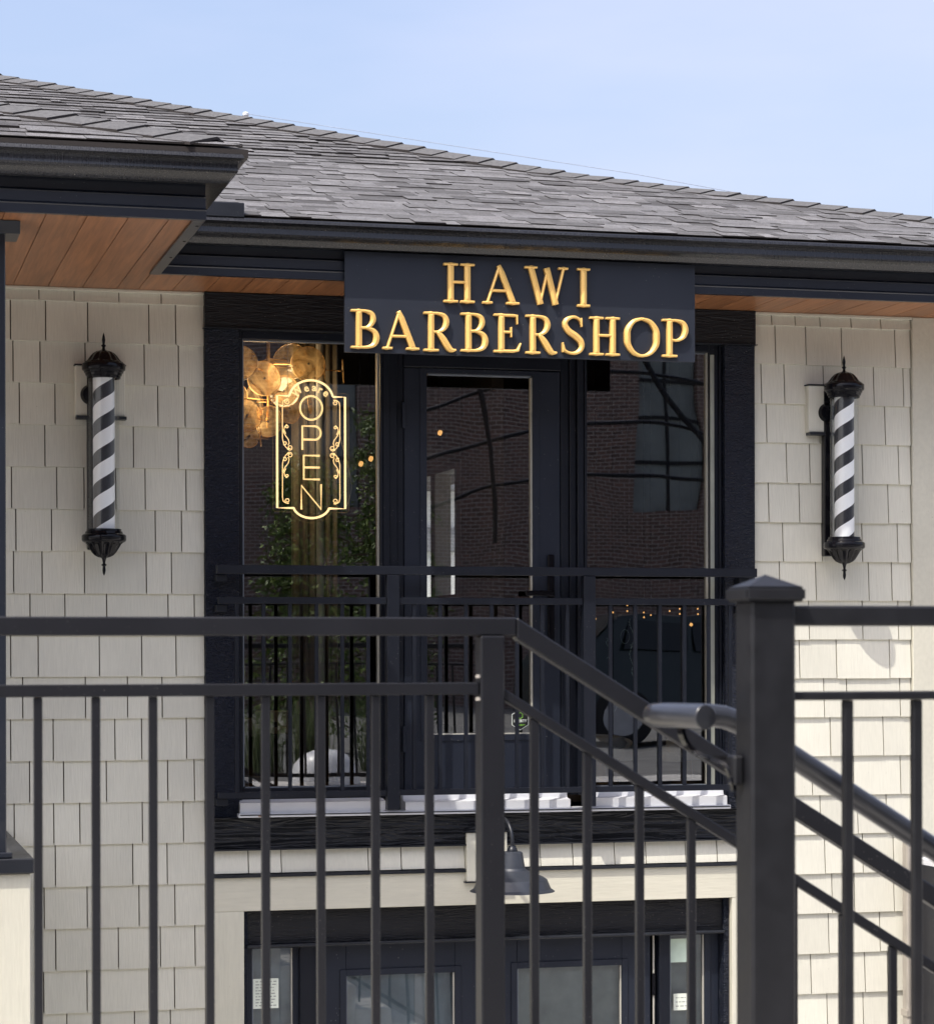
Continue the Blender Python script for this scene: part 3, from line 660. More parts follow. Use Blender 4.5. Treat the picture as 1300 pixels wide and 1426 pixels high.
# column and knee wall at the left
pw = box('knee_wall', -1.2, .70, 9.32, 10.93, -3.42, -.822, M['cream_v'], B, .004)
box('wall_cap', -1.22, .712, 9.295, 10.935, -.8215, -.765, M['flash'], pw, .004)
cl = box('column', .46, .611, 9.33, 9.48, -.762, 1.60, M['fascia'], B, .004)
sweep_x('column_head', [(9.29, 1.637), (9.52, 1.637), (9.50, 1.592), (9.31, 1.592)], .41, .664, M['fascia'], cl, None)
box('column_base', .44, .632, 9.31, 9.50, -.764, -.742, M['fascia'], cl, .004)
box('rail_stub', .40, .682, 10.40, 10.45, -.80+.02, -.735, M['rail2'], pw, .003)
# lit downspout and small things at the far right corner
ds = box('downspout', 4.985, 5.052, 10.84, 10.90, -3.42, -.86, M['grey_post'], B, .006)
box('downspout_strap', 4.98, 5.056, 10.835, 10.905, -1.75, -1.72, M['grey_post'], ds)
cab = thing('utility_cabinet', 'pale grey cabinet with black frame beside the downspout at the right corner', 'cabinet', (5.3, 10.6, -3.42))
box('cabinet_body', 5.075, 5.6, 10.5, 10.9, -3.42, -1.02, M['palegrey'], cab, .004)
box('cabinet_top', 5.05, 5.64, 10.46, 10.91, -1.019, -.985, M['sill'], cab, .004)
box('cabinet_trim', 5.045, 5.0745, 10.49, 10.9, -3.42, -1.02, M['rail2'], cab)

# lower door unit
lo = bpy.data.objects.new('lower_entrance', None); link(lo, B, (2.95, 11.05, -3.42))
box('jamb', 1.774, 1.796, 10.965, 11.12, -3.42, -1.1605, M['trim_v'], lo, .002); box('jamb', 4.092, 4.1185, 10.965, 11.12, -3.42, -1.1605, M['trim_v'], lo, .002)
box('header_board', 1.797, 4.0915, 10.985, 11.06, -1.318, -1.1605, M['trim_h'], lo, .002)
box('header_drip', 1.79, 4.0915, 10.945, 11.06, -1.332, -1.3185, M['flash'], lo, .004)
def low_leaf(x0, x1, gx0, gx1, gz, film, name='door_leaf'):
    bm = bmesh.new(); y = 11.03
    add_box(bm, x0, gx0, y, y+.045, -3.4, -1.335, .003); add_box(bm, gx1, x1, y, y+.045, -3.4, -1.335, .003)
    add_box(bm, gx0, gx1, y+.0005, y+.045, gz, -1.335, .0005); add_box(bm, gx0, gx1, y+.0005, y+.045, -3.4, -3.0, .0005)
    add_box(bm, gx0-.03, gx0-.001, y-.006, y, -3.05, gz+.03, .001); add_box(bm, gx1+.001, gx1+.03, y-.006, y, -3.05, gz+.03, .001)
    add_box(bm, gx0-.001, gx1+.001, y-.0065, y, gz+.001, gz+.03, .001)
    d = bm_obj(name, bm, M['door'], lo)
    pane('pane', gx0, gx1, -3.0, gz, y+.012, M['lowpane'], d)
    box('spacer', gx1-.008, gx1-.001, y+.002, y+.01, -3.0, gz-.001, M['spacer'], d); box('spacer', gx0+.001, gx0+.005, y+.002, y+.01, -3.0, gz-.001, M['spacer_g'], d)
    box('blind', gx0-.05, gx1+.05, y+.05, y+.056, -3.0, gz+.05, film, d)
    return d
low_leaf(1.80, 2.04, 1.826, 2.015, -1.345, M['film'], 'side_light')
box('door_post', 2.0405, 2.115, 10.99, 11.1, -3.4, -1.3325, M['frame'], lo, .003)
d1 = low_leaf(2.118, 2.925, 2.266, 2.782, -1.484, M['film']); d2 = low_leaf(2.930, 3.745, 3.085, 3.600, -1.478, M['film2'])
box('door_stop', 2.915, 2.94, 11.01, 11.03, -3.4, -1.34, M['frame'], lo, .002)
tube('hinge_rod', [(3.757, 11.02, -3.3), (3.757, 11.02, -1.336)], .005, M['spacer'], lo); tube('hinge', [(3.757, 11.015, -1.52), (3.757, 11.015, -1.625)], .010, M['blackgloss'], lo, 10)
box('door_post', 3.775, 3.83, 10.99, 11.1, -3.4, -1.3325, M['frame'], lo, .003)
low_leaf(3.8305, 4.09, 3.842, 4.016, -1.345, M['film2'], 'side_light')
for ins in (d1,):
    box('interior_strip', 2.60, 2.66, 11.072, 11.078, -3.0, -1.49, M['white'], ins)

# ------------------------------------------------------------------ interior (part of the building)
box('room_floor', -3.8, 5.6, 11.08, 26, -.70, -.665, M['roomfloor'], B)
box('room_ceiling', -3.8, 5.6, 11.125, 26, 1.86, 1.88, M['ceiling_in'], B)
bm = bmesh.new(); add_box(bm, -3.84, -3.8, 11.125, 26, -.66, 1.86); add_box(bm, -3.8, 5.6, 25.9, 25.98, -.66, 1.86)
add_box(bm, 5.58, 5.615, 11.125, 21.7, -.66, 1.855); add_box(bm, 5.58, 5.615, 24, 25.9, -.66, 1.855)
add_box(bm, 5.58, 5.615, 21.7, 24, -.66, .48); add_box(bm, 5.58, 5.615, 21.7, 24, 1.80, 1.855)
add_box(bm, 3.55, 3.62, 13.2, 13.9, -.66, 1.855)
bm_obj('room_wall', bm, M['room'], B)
fw = bmesh.new()
for y0, y1, z0, z1 in ((21.7, 21.78, .48, 1.8), (23.85, 24.0, .48, 1.8), (21.781, 23.849, .48, .56), (21.781, 23.849, 1.72, 1.8), (22.55, 22.72, .5605, 1.7195)):
    add_box(fw, 5.50, 5.66, y0, y1, z0, z1, .004)
M['wintrim'] = simple('window_trim_paint', (.26, .25, .21), .6)
fwo = bm_obj('far_window', fw, M['wintrim'], B)
mesh_obj('pane', [(5.63, 21.78, .56), (5.63, 23.85, .56), (5.63, 23.85, 1.72), (5.63, 21.78, 1.72)], [(0, 1, 2, 3)], M['tubeglass'], fwo)
# curtain
V = []; F = []
for i in range(41):
    t = i/40; x = 2.285+.245*t; y = 12.5+.02*math.sin(t*38)+.008*math.sin(t*90)
    V += [(x, y, -.66), (x, y, .60), (x+.0, y, 1.85)]
for i in range(40): F += [(3*i, 3*i+3, 3*i+4, 3*i+1), (3*i+1, 3*i+4, 3*i+5, 3*i+2)]
cur = mesh_obj('curtain', V, F, M['curtain'], None, 60)
m = cur.modifiers.new('thick', 'SOLIDIFY'); m.thickness = .004
tag(cur, 'pale linen curtain hanging inside behind the lit open sign', 'curtain')
pl_ = tube('steel_post', [(2.375, 12.2, -.66), (2.375, 12.2, 1.85)], .020, M['palegrey'], None, 16)
tag(pl_, 'slim grey post standing inside in front of the linen curtain', 'post')
def tub_chair(name, x, y, z0, r, h, label, mat):
    t = thing(name, label, 'chair', (x, y, z0), 'white tub chairs inside the shop')
    bm = bmesh.new(); n = 28; inner = []; outer = []
    for i in range(n+1):
        a = R(-60)+R(300)*i/n; hh = h*(.72+.28*math.sin(math.pi*i/n))
        for rr, lst in ((r, outer), (r*.82, inner)):
            lst.append([bm.verts.new((x+rr*math.cos(a), y+rr*math.sin(a), z0+.12)), bm.verts.new((x+rr*math.cos(a), y+rr*math.sin(a), z0+hh))])
    for i in range(n):
        bm.faces.new([outer[i][0], outer[i+1][0], outer[i+1][1], outer[i][1]]); bm.faces.new([inner[i+1][0], inner[i][0], inner[i][1], inner[i+1][1]])
        bm.faces.new([outer[i][1], outer[i+1][1], inner[i+1][1], inner[i][1]]); bm.faces.new([outer[i+1][0], outer[i][0], inner[i][0], inner[i+1][0]])
    for e in (0, n): bm.faces.new([outer[e][0], outer[e][1], inner[e][1], inner[e][0]])
    bm_obj('backrest', bm, mat, t, 50)
    lathe('seat', [(0, z0+.24), (r*.7, z0+.24), (r*.79, z0+.22), (r*.79, z0+.13), (0, z0+.12)], x, y, mat, t, 28)
    lathe('base', [(0, z0+.12), (.03, z0+.12), (.035, z0+.03), (r*.6, z0+.02), (r*.6, z0), (0, z0)], x, y, M['brass'], t, 24)
tub_chair('tub_chair', 3.80, 12.0, -.665, .17, .25, 'white tub chair behind the right window nearest the door', M['white'])
tub_chair('tub_chair', 4.20, 11.8, -.665, .13, .20, 'small white tub chair in the right corner of the right window', M['white'])
# barber chair silhouette at the left window
bc = thing('barber_chair', 'dark padded barber chair with headrest inside the left window', 'chair', (1.95, 12.9, -.665))
def cushion(name, x0, x1, y0, y1, z0, z1, mat, parent, b=.03):
    bm = bmesh.new(); add_box(bm, x0, x1, y0, y1, z0, z1); bmesh.ops.bevel(bm, geom=list(bm.edges), offset=b, segments=4, affect='EDGES'); return bm_obj(name, bm, mat, parent, 50)
M['khaki'] = simple('khaki_leather', (.16, .14, .11), .5)
cushion('headrest', 1.88, 2.04, 12.85, 12.93, .03, .16, M['khaki'], bc); cushion('backrest', 1.82, 2.10, 12.84, 12.94, -.34, .01, M['khaki'], bc, .04)
cushion('seat', 1.80, 2.12, 12.45, 12.86, -.42, -.33, M['khaki'], bc, .03); lathe('pedestal', [(0, -.42), (.04, -.42), (.04, -.63), (.2, -.64), (.2, -.665)], 1.96, 12.7, M['palegrey'], bc, 20)
# counter with things in the left window
tb = thing('side_table', 'pale wooden side table with a box on it behind the lower left window', 'table', (2.33, 12.9, -.665))
box('tabletop', 2.17, 2.56, 12.8, 13.1, -.42, -.385, M['curtain'], tb, .004)
for x, y in ((2.19, 12.82), (2.53, 12.82), (2.19, 13.06), (2.53, 13.06)): box('leg', x, x+.02, y, y+.02, -.665, -.4205, M['darkleather'], tb)
tag(box('storage_box', 2.18, 2.44, 12.85, 13.05, -.3845, -.30, M['curtain'], None, .004), 'pale storage box lying on the side table inside', 'box')
tag(box('black_tray', 2.16, 2.26, 12.81, 12.845, -.3845, -.355, M['darkleather'], None, .003), 'small black tray on the side table in front of the pale box', 'tray')

# ------------------------------------------------------------------ shop sign
sg = thing('shop_sign', 'dark board sign with raised gold letters HAWI BARBERSHOP under the eave', 'sign', (2.92, 10.335, 1.31))
box('board', 2.129, 3.737, 10.366, 10.388, 1.3165, 1.756, M['board'], sg, .0015)
YS = 10.3655
def stroke(bm, pts, y=YS, base=.016, rid=.45, mi=0):
    """raised chiselled stroke: pts [(x, z, half_width)]"""
    n = len(pts); L = []
    for i, (x, z, hw) in enumerate(pts):
        a = pts[max(0, i-1)]; b = pts[min(n-1, i+1)]
        d = Vector((b[0]-a[0], b[1]-a[1])).normalized(); s = Vector((-d.y, d.x))
        ex = Vector((0, 0))
        yt = y-base; yr = yt-hw*rid
        cx, cz = x, z
        if i == 0: cx, cz = x+d.x*min(hw, .02), z+d.y*min(hw, .02)
        if i == n-1: cx, cz = x-d.x*min(hw, .02), z-d.y*min(hw, .02)
        L.append([bm.verts.new((x+s.x*hw, y, z+s.y*hw)), bm.verts.new((x+s.x*hw, yt, z+s.y*hw)), bm.verts.new((cx, yr, cz)),
                  bm.verts.new((x-s.x*hw, yt, z-s.y*hw)), bm.verts.new((x-s.x*hw, y, z-s.y*hw))])
    for i in range(n-1):
        for k in range(4): bm.faces.new([L[i][k], L[i][k+1], L[i+1][k+1], L[i+1][k]])
    for e in (0, n-1):
        A = L[e]; bm.faces.new([A[1], A[2], A[3]]); bm.faces.new([A[0], A[1], A[3], A[4]])
TK, TN = .078, .032     # half widths of thick and thin strokes, cap height = 1
def letter_strokes(ch):
    def stem(x, z0=.03, z1=.97, h=TK): return [(x, z0, h), (x, z1, h)]
    def serif(x, z, l, r): return [(x-l, z, .026), (x-l*.4, z, .031), (x, z, .045), (x+r*.4, z, .031), (x+r, z, .026)]
    S_ = []
    if ch == 'H':
        S_ = [stem(.2), stem(.62)]+[serif(x, z, .18, .18) for x in (.2, .62) for z in (.028, .972)]+[[(.2, .52, TN), (.62, .52, TN)]]
    elif ch == 'I': S_ = [stem(.18)]+[serif(.18, z, .18, .18) for z in (.028, .972)]
    elif ch == 'A': S_ = [[(.44, .97, TN), (.13, .03, TN)], [(.42, .99, .05), (.50, .80, TK), (.80, .03, TK)], [(.2, .34, TN), (.72, .34, TN)], serif(.12, .028, .12, .14), serif(.80, .028, .18, .16)]
    elif ch == 'W': S_ = [[(.17, .97, TK), (.42, .03, TK)], [(.40, .03, TN), (.62, .96, TN)], [(.58, .97, TK), (.82, .03, TK)], [(.80, .03, TN), (1.03, .97, TN)], serif(.16, .972, .16, .17), serif(1.03, .972, .14, .12)]
    elif ch == 'E': S_ = [stem(.2), serif(.2, .028, .2, .1), serif(.2, .972, .2, .1), [(.2, .965, .032), (.5, .965, .034), (.60, .955, .03)], [(.60, .98, .03), (.612, .74, .018)],
                          [(.2, .53, TN), (.46, .53, .03)], [(.45, .66, .022), (.45, .40, .022)], [(.2, .035, .034), (.5, .035, .038), (.62, .06, .04), (.70, .25, .018)]]
    elif ch in 'BRP':
        S_ = [stem(.2), serif(.2, .972, .2, .1)]
        if ch == 'P': S_ += [serif(.2, .028, .2, .2), spline([(.2, .965, .03), (.38, .965, .034), (.56, .90, .06), (.62, .72, TK), (.55, .53, .06), (.38, .44, .034), (.2, .47, .028)], 5)]
        if ch == 'R': S_ += [serif(.2, .028, .2, .2), spline([(.2, .965, .03), (.38, .965, .034), (.55, .90, .06), (.60, .74, TK), (.53, .58, .06), (.38, .50, .034), (.2, .50, .028)], 5),
                             spline([(.36, .50, .04), (.50, .34, TK), (.66, .10, TK), (.76, .035, .05), (.86, .05, .02)], 4)]
        if ch == 'B': S_ += [serif(.2, .028, .2, .1), spline([(.2, .965, .03), (.36, .965, .034), (.51, .90, .06), (.55, .75, TK-.004), (.48, .60, .055), (.36, .535, .034), (.2, .53, .028)], 5),
                             spline([(.2, .53, .028), (.40, .53, .034), (.58, .44, .062), (.63, .27, TK+.004), (.56, .10, .062), (.38, .035, .034), (.2, .035, .03)], 5)]
    elif ch == 'O': S_ = [spline([(.45, .975, .034), (.24, .90, .055), (.10, .70, TK), (.08, .5, TK+.006), (.10, .30, TK), (.24, .10, .055), (.45, .025, .034), (.66, .10, .055), (.80, .30, TK), (.82, .5, TK+.006), (.80, .70, TK), (.66, .90, .055), (.45, .975, .034)], 4)]
    elif ch == 'S': S_ = [spline([(.54, .78, .026), (.50, .90, .03), (.34, .972, .034), (.15, .90, .06), (.10, .76, TK-.008), (.20, .60, TK), (.38, .48, TK+.004), (.52, .34, TK), (.54, .18, TK-.012), (.44, .06, .055), (.27, .025, .034), (.10, .09, .03), (.05, .24, .026)], 4), [(.54, .95, .02), (.545, .72, .02)], [(.045, .05, .02), (.04, .30, .02)]]
    return S_
LET = [('H', 2.556, 2.695, 1.540, 1.711), ('A', 2.731, 2.898, 1.540, 1.711), ('W', 2.923, 3.122, 1.540, 1.711), ('I', 3.165, 3.223, 1.541, 1.711),
       ('B', 2.143, 2.270, 1.327, 1.495), ('A', 2.282, 2.446, 1.327, 1.495), ('R', 2.466, 2.611, 1.324, 1.495), ('B', 2.633, 2.757, 1.327, 1.496), ('E', 2.782, 2.904, 1.328, 1.497), ('R', 2.927, 3.070, 1.326, 1.497),
       ('S', 3.094, 3.197, 1.329, 1.499), ('H', 3.221, 3.361, 1.328, 1.498), ('O', 3.381, 3.549, 1.327, 1.501), ('P', 3.560, 3.683, 1.330, 1.499)]
for ch, x0, x1, z0, z1 in LET:
    st_ = letter_strokes(ch)
    ax0 = min(p[0]-(p[2] if ch in 'OS' else 0) for s in st_ for p in s); ax1 = max(p[0]+(p[2] if ch in 'OSBP' else 0) for s in st_ for p in s)
    kk = (YS-.02)/10.30; x0, x1, z0, z1 = x0*kk, x1*kk, z0*kk, z1*kk
    sx = (x1-x0)/(ax1-ax0); sz = (z1-z0)
    bm = bmesh.new()
    for q, s in enumerate(st_): stroke(bm, [(x0+(p[0]-ax0)*sx, z0+p[1]*sz, p[2]*.165) for p in s], YS, .018+.0004*q, .6)
    bm_obj('letter', bm, M['gold'], sg)

# ------------------------------------------------------------------ barber poles
def barber_pole(cx, label, phase):
    cy = 10.80
    t = thing('barber_pole', label, 'barber pole', (cx, cy, .35), 'barber poles beside the window')
    N = 12
    def fl(r, z, a): return r*(1-.07*(1+math.cos(a*N))/2*min(1, max(0, (.091-r)/.03+.2)))
    lathe('top_cap', [(.070, 1.222), (.074, 1.222), (.075, 1.232), (.079, 1.234), (.082, 1.245), (.086, 1.247), (.087, 1.254), (.094, 1.259), (.0955, 1.264), (.0955, 1.284), (.093, 1.288), (.086, 1.291)], cx, cy, M['blackgloss'], t, 64)
    lathe('dome', [(.088, 1.290), (.086, 1.294), (.078, 1.299), (.070, 1.308), (.060, 1.322), (.048, 1.334), (.034, 1.342), (.018, 1.346), (.012, 1.349)], cx, cy, M['blackgloss'], t, 96,
          lambda r, z, a: r*(1-.09*(1+math.cos(a*N))/2*(1 if .02 < r < .08 else .2)))
    lathe('finial', [(.012, 1.347), (.007, 1.353), (.006, 1.362), (.0105, 1.366), (.0105, 1.370), (.0055, 1.374), (.0065, 1.385), (.0078, 1.394), (.006, 1.406), (.003, 1.418), (0, 1.427)], cx, cy, M['blackgloss'], t, 20)
    lathe('glass_tube', [(.068, .556), (.068, 1.224)], cx, cy, M['tubeglass'], t, 48)
    mid = (.556+1.224)/2
    V = []; n = 64
    for z in (.556-mid, 1.224-mid):
        for k in range(n): V.append((.0475*math.cos(2*math.pi*k/n), .0475*math.sin(2*math.pi*k/n), z))
    F = [(k, (k+1) % n, n+(k+1) % n, n+k) for k in range(n)]
    me = bpy.data.meshes.new('striped_cylinder'); me.from_pydata([(v[0], v[1], v[2]+phase) for v in V], [], F); me.materials.append(M['stripe'])
    me.polygons.foreach_set('use_smooth', [True]*len(F)); o = bpy.data.objects.new('striped_cylinder', me); link(o, t, (cx, cy, mid-phase))
    lathe('bottom_cap', [(.072, .558), (.076, .558), (.077, .549), (.081, .547), (.084, .538), (.088, .536), (.0955, .532), (.098, .527), (.098, .509), (.094, .503), (.088, .500)], cx, cy, M['blackgloss'], t, 64)
    lathe('bell', [(.086, .503), (.084, .498), (.076, .490), (.066, .474), (.055, .456), (.042, .442), (.026, .434), (.014, .431)], cx, cy, M['blackgloss'], t, 96,
          lambda r, z, a: r*(1-.17*(1+math.cos(a*N))/2*(1 if .02 < r < .08 else .2)))
    lathe('finial', [(.014, .434), (.009, .426), (.006, .412), (.0055, .406), (.0115, .402), (.0115, .398), (.006, .394), (.007, .384), (.0078, .376), (.006, .365), (.003, .357), (0, .352)], cx, cy, M['blackgloss'], t, 20)
    bp = box('backplate', cx-.064, cx-.022, cy+.085, cy+.13, .470, 1.30, M['blackgloss'], t, .004)
    box('arm', cx-.05, cx-.0, cy+.045, cy+.0845, 1.25, 1.285, M['blackgloss'], t, .002); box('arm', cx-.05, cx+.0, cy+.045, cy+.0845, .505, .535, M['blackgloss'], t, .002)
    bm = bmesh.new(); add_tube(bm, [(cx-.047, cy+.0945, 1.16), (cx-.047, cy+.083, 1.16), (cx-.047, cy+.070, 1.16)], [.046, .044, .036], 28); bm_obj('wall_canopy', bm, M['blackgloss'], t, 40)
barber_pole(1.133, 'black and white striped barber pole on the shaded wall left of the window', .03)
barber_pole(4.645, 'black and white striped barber pole on the sunnier wall right of the window', -.015)

# ------------------------------------------------------------------ window balcony railing
jr = thing('window_railing', 'black metal guard rail fixed across the tall window and door', 'railing', (2.9, 10.82, -.64))
box('top_rail', 1.634, 4.200, 10.795, 10.838, .365, .405, M['rail2'], jr, .002)
for a, b_ in ((1.640, 2.409), (2.468, 3.342), (3.401, 4.19)):
    box('middle_rail', a, b_, 10.803, 10.831, .231, .262, M['rail2'], jr, .0015); box('bottom_rail', a, b_, 10.803, 10.831, -.640, -.614, M['rail2'], jr, .0015)
for x in (2.410, 3.343): box('post', x, x+.057, 10.790, 10.842, -.705, .3645, M['rail2'], jr, .002)
for x in (1.723, 1.846, 1.966, 2.087, 2.206, 2.325, 2.540, 2.662, 2.784, 2.905, 3.027, 3.148, 3.269, 3.478, 3.600, 3.721, 3.842, 3.963, 4.07):
    box('baluster', x-.008, x+.008, 10.809, 10.825, -.6138, .2308, M['rail2'], jr)
for x in (1.66, 4.15):
    for z in (.36, .225, -.645): box('bracket', x-.025, x+.025, 10.832, 10.913, z-.03, z+.002, M['rail2'], jr, .002)

# ------------------------------------------------------------------ foreground railings
YL = 4.922
gr_ = thing('landing_railing', 'dark metal landing railing at the left that turns down along the stairs', 'railing', (1.32, YL, DECK))
sl_ = (-.314-.079)/(1.998-1.364)        # slope of the stair rail
XT = 1.372
box('top_rail', -3.0, XT-.001, YL-.022, YL+.022, .040, .078, M['rail'], gr_, .003)
ang = math.atan(sl_); T = .041
def slope_bar(name, xa, za, xb, zb, th, wd, parent, y=YL, mat=None):
    """parallelogram bar with vertical ends; z at top edge"""
    vt = th/math.cos(math.atan((zb-za)/(xb-xa))); bm = bmesh.new()
    P8 = []
    for x, z in ((xa, za), (xb, zb)):
        P8 += [bm.verts.new((x, y-wd/2, z)), bm.verts.new((x, y+wd/2, z)), bm.verts.new((x, y+wd/2, z-vt)), bm.verts.new((x, y-wd/2, z-vt))]
    for f in ((0, 1, 2, 3), (7, 6, 5, 4), (0, 4, 5, 1), (1, 5, 6, 2), (2, 6, 7, 3), (3, 7, 4, 0)): bm.faces.new([P8[i] for i in f])
    bmesh.ops.bevel(bm, geom=list(bm.edges), offset=.003, segments=1, affect='EDGES'); return bm_obj(name, bm, mat or M['rail'], parent)
slope_bar('stair_rail', XT, .078, 4.9, .078+sl_*(4.9-XT), .038, .044, gr_)
box('middle_rail', -3.0, 1.292, YL-.015, YL+.015, -.083, -.058, M['rail'], gr_, .002)
slope_bar('stair_middle_rail', 1.3445, -.069, 4.9, -.069+sl_*(4.9-1.3445), .021, .028, gr_)
box('post', 1.293, 1.344, YL-.0255, YL+.0255, DECK, .0395, M['rail'], gr_, .003)
for z in (-.045, -.092): lathe('screw', [(0, z+.004), (.005, z+.003), (.006, z-.003)], 1.288, YL-.02, M['grey_post'], gr_, 8)
box('bottom_rail', -3.0, 1.292, YL-.0155, YL+.0155, DECK+.10, DECK+.13, M['rail'], gr_, .002)
x = 1.188
while x > -3: box('baluster', x-.0085, x+.0085, YL-.0085, YL+.0085, DECK+.1305, -.0835, M['rail'], gr_, .0015); x -= .1148
x = 1.4145; tgt = [1.4145, 1.531, 1.645, 1.7615]
for i in range(28):
    x = 1.4145+.1162*i
    zt = -.069+sl_*(x-1.3445)-.026; box('baluster', x-.0085, x+.0085, YL-.0085, YL+.0085, zt-1.0, zt+.004, M['rail'], gr_, .0015)
slope_bar('stair_bottom_rail', 1.3445, -.93, 4.9, -.93+sl_*(4.9-1.3445), .024, .028, gr_)
box('post', 4.9005, 4.951, YL-.0255, YL+.0255, -3.4, .078+sl_*(4.9-XT), M['rail'], gr_, .003)

YN = 3.94
nr = thing('near_railing', 'near dark railing with thick capped post at right and level top rail', 'railing', (1.547, YN, DECK))
M['rail_near'] = simple('powder_coat_near', (.0085, .0088, .0108), .42, 0, .2, 22, .6, 420, .0008, .35)
box('post', 1.507, 1.588, 3.90, 3.98, DECK, .093, M['rail_near'], nr, .005)
def cap(name, x0, x1, y0, y1, z0, z1, z2, mat, parent):
    bm = bmesh.new(); add_box(bm, x0, x1, y0, y1, z0, z1)
    t = [v for v in bm.verts if v.co.z > z1-1e-6]; bmesh.ops.bevel(bm, geom=[e for e in bm.edges], offset=.005, segments=3, affect='EDGES')
    bm2 = bm
    cx, cy = (x0+x1)/2, (y0+y1)/2
    ap = bm.verts.new((cx, cy, z2)); i = .004
    q = [bm.verts.new(p) for p in ((x0+i, y0+i, z1-.001), (x1-i, y0+i, z1-.001), (x1-i, y1-i, z1-.001), (x0+i, y1-i, z1-.001))]
    for a in range(4): bm.faces.new([q[a], q[(a+1) % 4], ap])
    return bm_obj(name, bm, mat, parent)
cap('post_cap', 1.4935, 1.6015, 3.886, 3.994, .090, .116, .1375, M['rail_near'], nr)
box('top_rail', 1.5885, 4.8, YN-.024, YN+.024, .049, .084, M['rail_near'], nr, .004)
box('middle_rail', 1.5885, 4.8, YN-.016, YN+.016, -.080, -.065, M['rail_near'], nr, .003)
box('bottom_rail', 1.5885, 4.8, YN-.016, YN+.016, DECK+.10, DECK+.13, M['rail_near'], nr, .002)
x = 1.6995
while x < 4.8: box('baluster', x-.0085, x+.0085, YN-.0085, YN+.0085, DECK+.1305, -.0805, M['rail_near'], nr, .002); x += .130

M['pipe'] = simple('handrail_enamel', (.017, .018, .022), .30, 0, .15, 16, .3, 300, .0005, .5, .35)
hr = thing('handrail', 'round black stair handrail with its flat end cap beside the thick post', 'handrail', (1.5, 4.1, -.1))
HS = (-.335+.193)/(1.919-1.692)
pth = [(4.6, 4.15, -.193+HS*(4.6-1.692)), (1.600, 4.15, -.193+HS*(1.600-1.692)), (1.575, 4.15, -.123), (1.55, 4.15, -.1135), (1.52, 4.15, -.110), (1.450, 4.15, -.108), (1.425, 4.145, -.108), (1.411, 4.133, -.108), (1.405, 4.115, -.108),
       (1.4065, 4.08, -.108), (1.440, 3.952, -.108)]
tube('pipe', pth, .021, M['pipe'], hr, 24)
bm = bmesh.new(); d = Vector((.0335, -.128, 0)).normalized(); e = Vector((1.440, 3.952, -.108))
add_tube(bm, [e-d*.002, e+d*.004, e+d*.0055, e+d*.006], [.0218, .0218, .0205, .0165], 24); bm_obj('end_cap', bm, M['pipe'], hr, 30)
def strap(name, pts, wd, th, mat, parent):
    bm = bmesh.new(); rows = []
    for i, (x, y, z) in enumerate(pts):
        a = Vector(pts[max(0, i-1)]); b_ = Vector(pts[min(len(pts)-1, i+1)]); t_ = (b_-a).normalized(); s = Vector((0, 1, 0)); nrm = t_.cross(s).normalized()
        rows.append([bm.verts.new(Vector((x, y, z))+s*sw_*wd/2+nrm*sn*th/2) for sw_, sn in ((-1, -1), (1, -1), (1, 1), (-1, 1))])
    for A, C_ in zip(rows[:-1], rows[1:]):
        for k in range(4): bm.faces.new([A[k], A[(k+1) % 4], C_[(k+1) % 4], C_[k]])
    bm.faces.new(rows[0]); bm.faces.new(rows[-1][::-1]); return bm_obj(name, bm, mat, parent, 40)
strap('bracket', spline([(1.432, 4.05, -.126), (1.434, 4.045, -.145), (1.442, 4.035, -.163), (1.458, 4.02, -.176), (1.478, 4.0, -.180), (1.496, 3.985, -.1805)], 4), .026, .007, M['blackgloss'], hr)
box('bracket_plate', 1.488, 1.5065, 3.935, 3.975, -.225, -.174, M['rail_near'], hr, .004)
strap('bracket_gusset', spline([(1.462, 3.99, -.181), (1.482, 3.97, -.190), (1.490, 3.96, -.21), (1.495, 3.955, -.235)], 3), .014, .006, M['blackgloss'], hr)
lathe('bolt', [(0, -.212), (.006, -.213), (.007, -.221), (0, -.224)], 1.486, 3.945, M['blackgloss'], hr, 10)

# ------------------------------------------------------------------ gooseneck lamp
gl2 = thing('gooseneck_lamp', 'grey barn style gooseneck lamp on the cream block below the window', 'lamp', (2.937, 10.58, -1.06))
arm = [(2.903, 10.893, -.90), (2.905, 10.85, -.86), (2.910, 10.80, -.80), (2.915, 10.75, -.762), (2.921, 10.69, -.745), (2.928, 10.63, -.757), (2.934, 10.595, -.79), (2.937, 10.58, -.83), (2.937, 10.58, -.872)]
tube('arm', spline(arm, 4), .0085, M['flash'], gl2, 12)
lathe('neck', [(0, -.860), (.016, -.862), (.018, -.870), (.022, -.874), (.024, -.884), (.024, -.889)], 2.937, 10.58, M['flash'], gl2, 28)
M['lampgrey'] = simple('lamp_enamel', (.034, .039, .050), .42)
lathe('lamp_shade', [(.010, -.886), (.040, -.888), (.047, -.893), (.058, -.962), (.066, -.972), (.10, -.985), (.142, -1.003), (.157, -1.013), (.175, -1.055), (.190, -1.064), (.192, -1.067), (.188, -1.067), (.172, -1.058), (.153, -1.018), (.05, -.975)], 2.937, 10.58, M['lampgrey'], gl2, 56, None, 25)
bm = bmesh.new(); add_tube(bm, [(2.903, 10.892, -.90), (2.903, 10.872, -.90), (2.903, 10.868, -.90)], [.04, .04, .03], 24); bm_obj('wall_plate', bm, M['flash'], gl2, 40)

